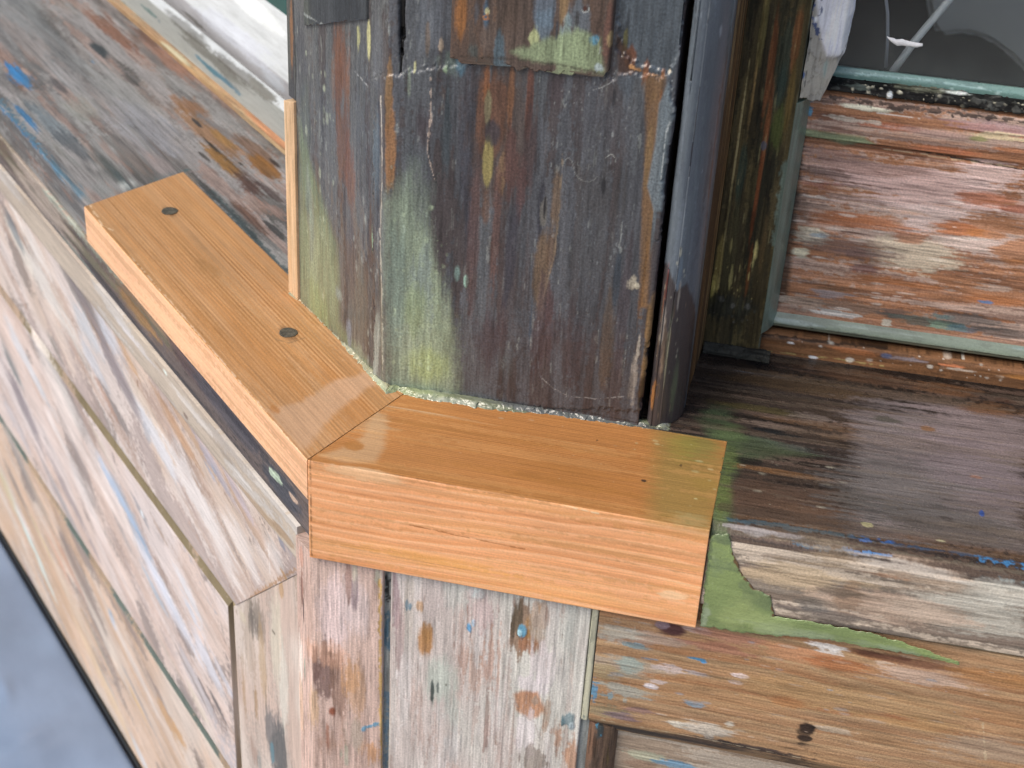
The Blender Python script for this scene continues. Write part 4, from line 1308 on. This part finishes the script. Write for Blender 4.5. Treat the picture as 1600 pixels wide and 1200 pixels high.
timber('panel', pl, [pn], M_SOFT, 'd9cdc8', '''
M decdc8 d4bcb0 .9
N 847672 .75 14 26 .57
N c4967c .5 12 26 .59
N b8c0cc .5 12 26 .6
F 0 7c6e54
F 2 94806c
N b8a49c .3 8 70 .57
N cfa890 .25 8 70 .6
e 18 570 60 24 7c8484 .9 .8 .5
e 16 560 60 40 a89c98 .6 .9 .6
e 30 620 120 26 a8989a .7 .9 .6
e 50 580 160 30 c8ccd4 .6 1 .6
e 90 600 200 60 dcd2cc .7 1 .6
e 80 680 200 50 d8c4bc .7 1 .6
e 130 760 160 50 dcd0cc .7 1 .6
e 150 680 120 30 d8c8b8 .6 1 .6
e 200 790 160 30 a0a4b0 .75 1 .5
e 215 830 160 26 b0c0d4 .8 .9 .5
e 230 870 160 20 a8b8cc .7 .9 .5
e 240 920 120 20 b0c0d0 .7 .9 .5
e 220 800 60 16 888a94 .6 1 .5
e 222 803 10 10 eceef0 .9 .9 .3 .1
e 250 830 60 16 b49478 .6 1 .5
e 90 770 120 26 a89c9c .7 .9 .6
e 110 810 120 20 9c9494 .6 .9 .6
e 180 880 160 26 dcc8c0 .7 1 .6
e 300 940 120 50 dcd8dc .8 1 .6
e 300 960 60 16 c0c8d8 .6 1 .5
e 320 1020 120 40 d8d4dc .8 .9 .6
e 350 1060 160 26 d0d0dc .6 .9 .6
e 225 945 60 6 8f7c78 .6 .9 .4
e 200 960 200 26 ccb8b0 .6 1 .6
e 230 1000 160 20 b8a4a0 .6 .9 .6
e 290 1040 120 8 9c8c84 .7 1 .4
e 320 1080 60 10 7c6c68 .8 1.3 .4
e 338 1100 60 12 6c6464 .9 .8 .4
e 310 1100 90 20 dccab8 .7 .9 .6
e 300 1160 90 16 b8a8a0 .6 1 .5
e 40 640 120 40 8c8084 .7 1 .6
e 100 640 220 70 ead8d0 .7 1 .7
e 170 760 180 60 e6d6d0 .7 1 .7
e 210 820 200 34 a4b4cc .8 1 .6
e 260 930 160 50 e0dce4 .7 1 .6
e 110 780 160 30 948688 .7 1 .6
l b8a898 .5 6 .6 0 250,1000 300,1090 350,1185
e 345 1190 30 10 a89890 .6 1 .5
e 60 830 60 26 9c9494 .5 1 .6
''', EV['Lwall'], 157, grain=(26, 90), rough=.7, ginten=.07, skew=.3)
lr = Piece(FL, [(9, -321), (5.6, -321.5, .6), (5.2, -470, 1), (22, -470), (22, -319.6)], 116, 1400, .65, dense=DL, vis=(0, 1))
timber('lower_rail', pl, [lr], M_SOFT, 'd2bfa6', '''
M d8c4b6 ceb09a .9
N 847570 .75 13 30 .56
N e0d4d0 .5 6 30 .58
N d0a070 .5 6 30 .6
F 0 66706a
N b09c90 .4 8 70 .56
N d8a878 .3 8 70 .6
e 30 720 90 30 9c9490 .8 .9 .6
e 60 780 140 30 a8988c .7 .9 .6
e 30 800 90 30 dcd4d0 .7 1 .6
e 10 760 60 40 cfc4a0 .6 1 .6
e 50 850 120 12 c8dcd8 .8 1 .5
e 75 910 60 12 d8e8e4 .8 1 .5
e 60 830 120 10 d4c48c .7 1 .5
e 30 770 120 30 8c807c .8 1 .6
e 120 900 180 30 a08c80 .7 1 .6
e 170 1010 200 40 e2d2c4 .7 1 .6
e 240 1070 160 30 8f807c .8 1 .6
e 30 890 90 12 9a9090 .6 1 .5
e 60 930 160 12 8c88a0 .6 .9 .5
e 90 870 90 14 d49c80 .6 1 .5
e 110 890 120 16 c49078 .5 1.1 .5
e 130 900 120 20 b0a098 .7 1 .5
e 120 960 160 40 d8c4b0 .7 1 .6
e 175 965 20 18 6f98b8 .9 .9 .4
e 178 975 20 10 8fa8c8 .7 .9 .4
e 165 1060 90 6 8a98a8 .8 .9 .4
e 160 1020 60 6 9aa4a8 .6 .9 .4
e 150 1000 120 12 a89078 .5 1 .5
e 160 1060 200 30 dcc0a0 .7 1 .6
e 210 1040 200 26 dccdc4 .7 1 .6
e 240 1080 160 26 b09c90 .8 1 .5
e 260 1120 120 30 c89c70 .8 1 .5
e 280 1150 60 26 cc9c68 .8 1 .5
e 230 1120 160 12 9a9494 .7 .9 .4
e 215 1100 120 14 d8b47c .7 .9 .5
e 220 1180 90 20 c8ccd4 .7 1 .5
e 200 1130 160 16 d8c0b0 .7 1 .5
e 310 1190 30 16 8a7868 .8 1 .5
e 90 960 160 12 a8a09c .7 .9 .5
e 150 1080 160 12 a49c98 .7 .9 .5
l b8a89c .7 14 .8 0 20,850 60,940 120,1040 200,1160
''', EV['Lwall'], 163, grain=(26, 90), rough=.7, ginten=.07, skew=.3)
# ------------------------------------------------------------------ right-hand panelling
pr_ = thing('wall_panelling', 'pinkish upright boards and a brown rail directly below the thick orange block', 'panelling', (.15, .02, -.9))
cs = Piece(VR, [(20.5, -6.4), (14.9, -11.95, .8), (4.1, -1, 1.2), (4, 35.2, .8), (30, 35.2), (30, 0)], -890, lambda p, q: -57+0*p, .5, dense=(-215, -50), vis=(0, 1, 2, 3))
timber('corner_board', pr_, [cs], M_OLD, 'c9ada0', '''
F 1 c8a28c
M c9ada0 c4a698 .5
N a88a7c .4 10 260 .55
e 520 960 120 60 d8c0bc .8 .9 .6
e 560 950 120 50 d8c4c0 .7 .9 .6
e 545 910 60 10 8f6c60 .7 1.1 .4
e 555 900 60 10 b8b09c .7 1.1 .4
e 555 925 50 14 8a747c .6 1.2 .4
e 590 900 40 20 b4b4a0 .7 1 .5
e 505 1060 110 40 6f5650 .85 1.0 .4
e 495 1040 60 20 7c6058 .8 1 .4
e 530 1080 100 26 8c6c5c .7 1.1 .4
e 560 1080 110 50 c09878 .7 1 .5
e 550 1060 60 30 bc8c60 .6 1 .5
e 519 1112 22 16 8a4c34 .95 .5 .5
e 500 1020 40 90 cc9c80 .5 1 .5
e 490 1110 90 30 cca884 .7 1 .5
e 520 1160 80 60 b89480 .7 1 .5
e 555 1150 60 40 a09484 .6 1.1 .5
l 6c98b0 .95 7 .5 .15 566,1142 572,1136 590,1132 598,1126
e 580 1175 60 40 c89468 .8 .9 .5
e 535 1180 40 30 9aa08c .6 1.2 .4
e 512 1150 60 14 9c6048 .6 1.1 .4
l c8a058 .85 5 .5 0 594,905 594,1000 595,1100 596,1200
l 8c7444 .6 2 .5 0 591,900 592,1050
e 472 920 90 10 7c5040 .8 .9 .5
e 474 950 60 6 4c3a38 .8 .7 .4
e 470 1030 90 10 e0d4c8 .7 1.1 .4
e 476 1040 40 4 8c9c8c .7 1 .4
e 471 1100 90 10 d4b094 .7 1 .5
e 471 870 40 16 c89078 .6 .9 .5
f 540 1000 200 90 14 5 3 7a5c4c .6
''', EV['Rwall'], 167, grain=(22, 420), rough=.7)
gb = Piece(VR, [(7.2, 34), (7.2, 140), (30, 140), (30, 34)], -890, -57.2, 1.0, dense=(-215, -50), vis=(0,))
timber('backing_board', pr_, [gb], M_OLD, '8a8c88', '''
l 4a6878 .9 12 1 0 605,960 605,1010
l 5f7c90 .8 12 .9 0 605,1080 606,1200
l 201c18 .9 12 .8 0 606,905 606,935
''', EV['Rwall'], 173, rough=.8)
pk = Piece(VR, [(5.2, 38.6, 1.2), (5, 135.2, .8), (30, 135.2), (30, 38.6)], -890, -57.1, .45, dense=(-215, -50), vis=(0, 1))
timber('plank', pr_, [pk], M_OLD, 'c4b4aa', '''
M c8bab2 c8c4ba .9
N a8887a .4 18 260 .58
N d4ccc8 .4 14 160 .55
e 680 930 120 60 c4b4ae .7 1 .6
e 720 920 90 60 b8b8b0 .6 1 .6
e 640 980 160 30 c8bcae .6 1 .6
e 618 950 120 14 a08488 .7 1.2 .4
e 625 1000 120 16 b09490 .6 1.2 .4
e 640 947 20 12 6c8c9c .8 1.2 .4 .1
e 656 947 22 14 c09870 .8 .9 .5
e 748 928 22 26 c8ccc8 .95 .8 .4 .3
e 733 981 18 10 5c98c0 .95 1 .35 .2
e 740 973 14 8 a0c4d8 .9 1 .35 .2
e 666 1004 60 34 b07c44 .9 .6 .5
e 668 990 40 20 b48450 .7 .8 .5
e 690 1065 110 70 bcc0b4 .9 .5 .5 .1
e 700 1110 90 60 bcc0b6 .7 .8 .6 .1
e 675 1080 54 10 4c5450 .95 .8 .4 -.1
e 684 1074 30 8 5c6460 .8 .8 .4
e 697 1070 8 6 6a6a60 .8 .6 .4
e 760 960 90 60 c4a8a4 .6 1.1 .5
e 770 1020 160 40 b8907c .7 1.3 .4
e 740 1060 120 30 bc9884 .6 1.3 .4
e 725 1030 120 20 a87c64 .5 1.4 .4
e 812 985 90 36 7c5c40 .85 1 .4
e 806 970 60 20 5c5040 .8 1.1 .4
e 835 990 60 30 a0743c .8 .9 .4
e 845 960 40 26 a87848 .8 1 .4
e 855 966 26 12 8c5c40 .7 1 .4
e 816 986 22 15 5c90a8 .95 .6 .35 .4
e 812 988 10 8 a0c4cc .9 .6 .35 .4
e 830 1010 30 40 96684c .8 1 .4
e 860 980 90 60 b8b0a8 .6 1.2 .5
e 850 1040 60 50 ccc0be .8 1 .4
e 825 1070 40 60 d0c4c4 .7 1.1 .4
e 890 1000 200 40 b4b4ac .8 .8 .6
e 880 1060 160 40 b4aea8 .7 1 .6
p b07c58 .9 8 .5 0 802,1084 815,1078 840,1082 852,1110 840,1120 826,1124 806,1110
e 835 1095 16 12 8f8478 .6 .9 .4
e 855 1120 60 12 9c8470 .7 1.1 .4
e 870 1150 90 40 a87c60 .8 1 .5
e 890 1180 60 40 b08060 .8 1 .5
e 820 1140 90 30 d0c4c4 .6 1.2 .4
e 840 1190 40 60 7c6c60 .7 1.4 .4
e 780 1150 160 50 c0aca4 .6 1.2 .4
e 760 1120 120 12 7c5444 .5 1.2 .4
e 775 1160 60 10 7c6048 .6 1.2 .4
e 700 1160 90 60 bcb8b4 .6 1 .5
e 640 1140 120 30 c0b4ac .6 1.1 .5
e 885 1125 34 26 7a8c90 .9 .8 .4 .4
e 880 1128 24 12 5c7c84 .8 .9 .4 .3
e 893 1135 16 10 a8b4b8 .8 .9 .4 .4
l a89c94 .6 2 .7 .1 800,1090 820,1120 835,1128 845,1160
f 760 1050 300 240 60 14 2.5 8a6858 .6 -.05
f 700 1000 180 240 40 8 2.5 e8e0dc .6 .05
''', EV['Rwall'], 179, grain=(36, 460), rough=.7, ginten=.09)
ps = Piece(VR, [(4.3, 135.6, .8), (4.2, 138.8, .8), (20, 138.8), (20, 135.6)], lambda p, q: -130+0*p, -57.1, .4, vis=(0, 1))
timber('putty_strip', pr_, [ps], M_WHITE, 'b4b098', 'N 8c8a78 .6 60 200 .55\nN 5c6c6c .4 40 200 .6', EV['Rwall'], 181, grain=(60, 160), rough=.7, ginten=.1)
rr = Piece(FR, [(5, -44.5), (4.6, -129, 2.5), (8, -133.5, 2), (14, -142), (30, -142), (30, -44.5)], 139.2, 900, .45, dense=(135, 345), vis=(0, 1, 2))
timber('rail', pr_, [rr], M_OLD, 'a08060', '''
M a08060 a88660 .6
W 0 965e36 b4946c 7 .55
N 8c603c .4 6 160 .53
N bc9870 .3 6 160 .56
e 1000 1000 160 40 a08c80 .7 1.1 .5
e 960 990 120 40 a8a294 .8 1 .5
e 980 1040 160 40 a09484 .7 1.1 .5
e 945 1050 60 30 a4906c .8 .8 .5
e 990 1008 60 16 5c8c98 .6 1.2 .4
e 985 1040 40 40 88a09c .6 1.2 .4
e 975 1080 90 30 9aa098 .7 1.1 .5
e 925 1080 20 30 4c90b4 .8 1.3 .35
e 950 1085 60 10 6c9cac .6 1.3 .4
e 1050 985 60 24 4a2c30 .95 .5 .5
e 1035 978 20 14 8c7880 .7 .9 .4
e 1090 985 40 10 b8a4a0 .6 1.2 .4
e 1150 1000 140 26 a0705c .75 1 .5
e 1120 1010 120 16 8c5c4c .7 1.1 .5
e 1240 1020 160 30 b4805c .8 .9 .5
e 1300 1035 140 20 a0643c .8 .9 .5
e 1290 1012 80 16 d4ccc4 .95 1.1 .35 .1
e 1300 1015 60 8 dcd4cc .8 1.2 .35 .1
e 1090 1030 40 6 3f8cb8 .9 .9 .35
e 1100 1035 16 6 3f8cc0 .9 .7 .35
e 1020 1030 60 6 5c90b0 .6 1.2 .4
e 1085 1100 30 8 6c94ac .7 1 .4
e 1050 1042 70 18 b8a8a4 .75 1.3 .4
e 1085 1050 60 12 a09ca4 .6 1.3 .4
e 1017 1072 30 12 dcd4d8 .95 .9 .35 .1
e 1030 1066 22 8 d8d0d4 .9 1 .35 .1
e 1155 1056 34 12 d0c0c0 .95 1 .35 .1
e 1150 1066 28 8 c8b4b0 .8 1 .35 .1
e 1100 1080 300 40 a88058 .5 1 .6
e 1250 1080 300 50 a88458 .6 1 .6
e 1400 1100 300 60 a98860 .6 1 .6
e 1430 1130 200 30 b48c5c .6 .9 .6
e 1400 1120 120 10 a4643c .6 .9 .5
e 1230 1095 60 18 a87044 .6 .9 .5
e 1470 1055 200 40 b08c70 .6 1.2 .5
e 1450 1060 140 20 b8a090 .6 1.4 .4
e 1420 1035 200 14 6c4430 .8 .9 .5
e 1380 1024 120 10 5c3a2c .8 .9 .5
e 1550 1060 160 26 9c6c3c .7 1 .5
e 1560 1120 160 30 a87c54 .6 1 .6
e 1540 1170 200 40 a08c78 .6 1.1 .6
l bca888 .6 3 .9 0 1536,1130 1540,1190
e 1100 1140 110 30 c4b8a8 .9 .9 .4 .15
e 1060 1132 40 12 ccc4b4 .8 .9 .4 .15
e 1140 1132 30 12 d0c8b8 .8 .9 .4 .15
e 1108 1150 26 16 c8bcac .8 .9 .4 .15
e 1300 1140 60 10 b0a08c .7 1.2 .4
e 1262 1138 28 16 241e1c .97 .5 .35
e 1258 1154 26 12 2c2420 .95 .5 .35
e 1256 1146 24 40 3a2c24 .8 .6 .5
e 950 1115 90 30 8c8064 .7 1 .5
e 970 1120 80 16 74606c .7 1.2 .4
e 1000 1110 60 14 7c6468 .6 1.2 .4
e 1060 1170 300 16 3c3634 .85 1 .5
e 1000 1145 120 14 3c3a3c .9 .8 .5
e 1100 1160 200 14 433a3a .8 .9 .5
e 1180 1170 200 16 342e30 .9 .9 .5
e 1240 1190 120 20 3c302c .8 .9 .5
l c8b494 .5 2 1 0 940,1125 1100,1155 1250,1185
f 1250 1080 600 180 80 18 2 d8c8b4 .5
f 1250 1080 600 180 60 20 2 7a5438 .5
f 1200 1060 600 120 30 12 3 8c98a4 .5
''', EV['Rwall'], 191, grain=(20, 500), rough=.6, ginten=.12)
vm_ = Piece(VR, [(16, 136.5), (8, 137.5, 3), (5.2, 144, 4), (9, 151, 3), (15.5, 153.5), (18, 153.5), (18, 136.5)], -890, lambda p, q: -131.2-(q-137)*.35, .45, dense=(-220, -120), vis=(0, 1, 2, 3, 4))
timber('panel_moulding', pr_, [vm_], M_OLD, '6c5648', '''
N 4a4038 .5 14 200 .53
N 9c7c60 .35 14 240 .57
e 925 1160 80 26 7c5c48 .7 1 .5
e 905 1155 60 6 a89c84 .7 1 .4
e 940 1140 40 14 3c4c50 .8 1.2 .4
e 912 1126 30 14 4c5c60 .8 1.2 .4
e 950 1180 60 14 8c7444 .7 1 .4
e 930 1190 60 14 54463c .7 1 .5
l 3f8cb4 .95 7 1 .2 974,1162 970,1180 966,1200
l 4c8ca8 .9 5 1 .2 930,1130 940,1150
''', EV['Rwall'], 193, grain=(26, 360), rough=.5, ginten=.2)
pp = Piece(FR, [(15, -136), (15, -889), (30, -889), (30, -136)], 150, 900, .6, dense=(148, 345), vis=())
pp = Piece(FR, [(15, -134), (15, -330), (30, -330), (30, -134)], 150, 900, .5, dense=(148, 345), vis=(0,))
timber('panel', pr_, [pp], M_OLD, 'a08c78', '''
N c4b8a8 .5 14 160 .5
e 1010 1180 60 14 a8a890 .8 1.1 .4
e 1060 1195 60 10 4c8cb0 .7 1.3 .35
e 1000 1195 60 12 8c705c .7 1 .4
''', EV['Rwall'], 197, grain=(22, 360), rough=.6)
M_BASE = mat_plain('dull_brown_board', (.22, .17, .13), .7, noise=.3, scale=30, bump=.3)
box('lower_panel', pr_, FR, 150, 900, 15, 30, -890, -330.3, M_BASE)
box('lower_board', pl, FL, 116, 1400, 5.5, 22, -890, -470.5, M_BASE)
# ------------------------------------------------------------------ vinyl cover at the foot of the panelling
vc = thing('vinyl_cover', 'blue grey vinyl cover with black piped edge, lying against the foot of the pale panelling', 'cover', (-.5, -.1, -.9))
M_VINYL = mat_wood('blue_grey_vinyl', fine=.02, fu=60, fv=60, bump=.04, speck=.02, spec=.5)
cv = Piece(FL, [(2.5, -466, 5), (2.5, -600), (-700, -600), (-700, -470, 20)], 40, 1400, 3., dense=(40, 900), vis=(3,))
paint(cv, '8c9db8', 'M 8c9db8 94a6c2 .6', EV['cover'], 199, grain=(10, 10), ginten=.01, rough=.18)
Uc, Vc = cv.U, cv.V
def ridge(x, y, L, W, ang, h):
    q = cv.scale(x, y)
    if q is None: return 0
    a = math.radians(ang); du = Uc-q[0]; dv = Vc-q[1]
    return h*np.exp(-((du*math.cos(a)+dv*math.sin(a))/L)**2-((-du*math.sin(a)+dv*math.cos(a))/W)**2)
cv.h = (cv.h*0+ridge(100, 1135, 200, 9, 75, 5)+ridge(40, 1190, 150, 14, 80, 5)-ridge(70, 1160, 120, 10, 78, 4)+ridge(10, 950, 110, 26, 30, 5)+ridge(10, 1080, 14, 5, 10, 2.5)+(fbm(Uc*.008, Vc*.012, 5, 2)-.5)*6)*np.where(cv.SG == 3, 1, 0)*sstep((-8-cv.P[None, :, 0])/60)
cvo = link('cover_top', mesh_from([cv], 'cover_top'), M_VINYL, vc); cvo.matrix_parent_inverse = mathutils.Matrix.Translation(-vc.location)
M_PIPE = mat_plain('black_piping', (.01, .012, .012), .35, noise=.1)
pi_ = Piece(FL, [(2.2, -461.5, 1.4), (5.0, -461.5, 1.4), (5.0, -466.5, 1.4), (2.2, -466.5, 1.4)], 40, 1400, 1., dense=(40, 900))
pi_.col = np.full(pi_.shape+(3,), .01); pi_.h = pi_.U*0; pi_.rgh = pi_.U*0+.4
po = link('piping', mesh_from([pi_], 'piping'), M_PIPE, vc); po.matrix_parent_inverse = mathutils.Matrix.Translation(-vc.location)
box('cover_skirt', vc, FL, 60, 1380, -695, 1, -889, -600.5, M_VINYL)
# ------------------------------------------------------------------ setting
def setbox(name, dims, mat, F=FR):
    o = box(name, None, F, *dims, mat); o['kind'] = 'structure'; return o
M_GROUND = mat_plain('pavement_slabs', (.20, .195, .185), .8, noise=.3, scale=3, bump=.5)
setbox('ground', (-20000, 20000, -20000, 20000, -950, -890), M_GROUND)
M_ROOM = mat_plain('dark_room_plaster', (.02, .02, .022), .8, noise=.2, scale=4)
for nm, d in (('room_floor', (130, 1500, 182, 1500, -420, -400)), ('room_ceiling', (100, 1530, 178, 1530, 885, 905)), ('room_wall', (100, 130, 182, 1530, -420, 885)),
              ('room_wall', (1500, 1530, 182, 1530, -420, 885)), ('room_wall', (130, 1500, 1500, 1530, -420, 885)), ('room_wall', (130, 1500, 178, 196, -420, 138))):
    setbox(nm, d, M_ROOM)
# added shapes behind the glass, standing in for reflections in it
def outline_plate(name, parent, y0, y1, pts, mat):
    import bmesh
    bm = bmesh.new(); a = []; b = []
    for (x, y) in pts:
        q = pt(FR, 'face', y0, x, y); a.append(bm.verts.new(tuple(q))); b.append(bm.verts.new((q[0], y1*MM, q[2])))
    bm.faces.new(a[::-1]); bm.faces.new(b); n = len(a)
    for i in range(n): bm.faces.new((a[i], a[(i+1) % n], b[(i+1) % n], b[i]))
    bmesh.ops.recalc_face_normals(bm, faces=bm.faces); bmesh.ops.bevel(bm, geom=bm.edges[:], offset=.004, segments=3, affect='EDGES')
    me = bpy.data.meshes.new(name); bm.to_mesh(me); bm.free(); me.materials.append(mat)
    o = bpy.data.objects.new(name, me); C.objects.link(o); o.parent = parent; o.matrix_parent_inverse = mathutils.Matrix.Translation(-parent.location); return o
M_REFLECT = mat_plain('pale_grey_reflection', (.85, .84, .82), .35, noise=.15, scale=5)
ch = thing('reflection_standin', 'pale grey arched plate standing in for the reflection of a car in the dark window glass', 'standin', (.5, .35, -.4))
outline_plate('arched_plate', ch, 520, 560, [(1442, -80), (1446, 0), (1455, 40), (1468, 58), (1490, 54), (1515, 54), (1545, 64), (1575, 86), (1600, 112), (1640, 150), (1760, 260), (1800, 60), (1800, -80)], M_REFLECT)  # arched outline of a car's reflection, built as an added plate
box('plate_slab', ch, FR, 420, 900, 565, 1100, -260, -200, M_REFLECT, 8)  # unseen slab and props added behind the arched plate
for x_, y_ in ((430, 570), (870, 570), (430, 1060), (870, 1060)): box('plate_prop', ch, FR, x_, x_+25, y_, y_+25, -400, -260.5, M_REFLECT, 3)
def tube(name, pts, r, mat, n=10):
    vs = []; fs = []; P = [np.array(p, float) for p in pts]
    for i, p in enumerate(P):
        d = P[min(i+1, len(P)-1)]-P[max(i-1, 0)]; d /= np.linalg.norm(d); a = np.cross(d, [.1, 1, .2]); a /= np.linalg.norm(a); b = np.cross(d, a)
        for k in range(n): vs.append(tuple(p+r*(a*math.cos(6.2832*k/n)+b*math.sin(6.2832*k/n))))
    for i in range(len(P)-1):
        for k in range(n): fs.append((i*n+k, i*n+(k+1) % n, (i+1)*n+(k+1) % n, (i+1)*n+k))
    fs.append(tuple(range(n))[::-1]); fs.append(tuple((len(P)-1)*n+k for k in range(n)))
    me = bpy.data.meshes.new(name); me.from_pydata(vs, [], fs); me.materials.append(mat)
    for q in me.polygons: q.use_smooth = True
    o = bpy.data.objects.new(name, me); C.objects.link(o); return o
M_STREAK = mat_plain('white_streak', (.85, .87, .9), .3, noise=.02)
glass_streak = tube('streak_standin', [pt(FR, 'face', 184, 1394, 112), pt(FR, 'face', 190, 1430, 62), pt(FR, 'face', 196, 1472, 12), pt(FR, 'face', 205, 1530, -60)], .0019, M_STREAK)  # added tube standing in for the bright streak reflected in the glass
tag(glass_streak, 'thin bright tube added just inside the dark window glass for a reflected light streak', 'glass_streak')
M_LINE = mat_plain('grey_line', (.4, .42, .5), .5, noise=.05)
cd = tube('line_standin', [pt(FR, 'face', 186, 1384, 104), pt(FR, 'face', 186, 1387, 60), pt(FR, 'face', 186, 1387, 20), pt(FR, 'face', 186, 1380, -40), pt(FR, 'face', 186, 1365, -200)], .0008, M_LINE)  # added tube in place of a thin line reflected in the glass
tag(cd, 'thin grey tube added just inside the dark window glass for a thin reflected line', 'line_standin')
print('verts', sum(len(o.data.vertices) for o in bpy.data.objects if o.type=='MESH'))
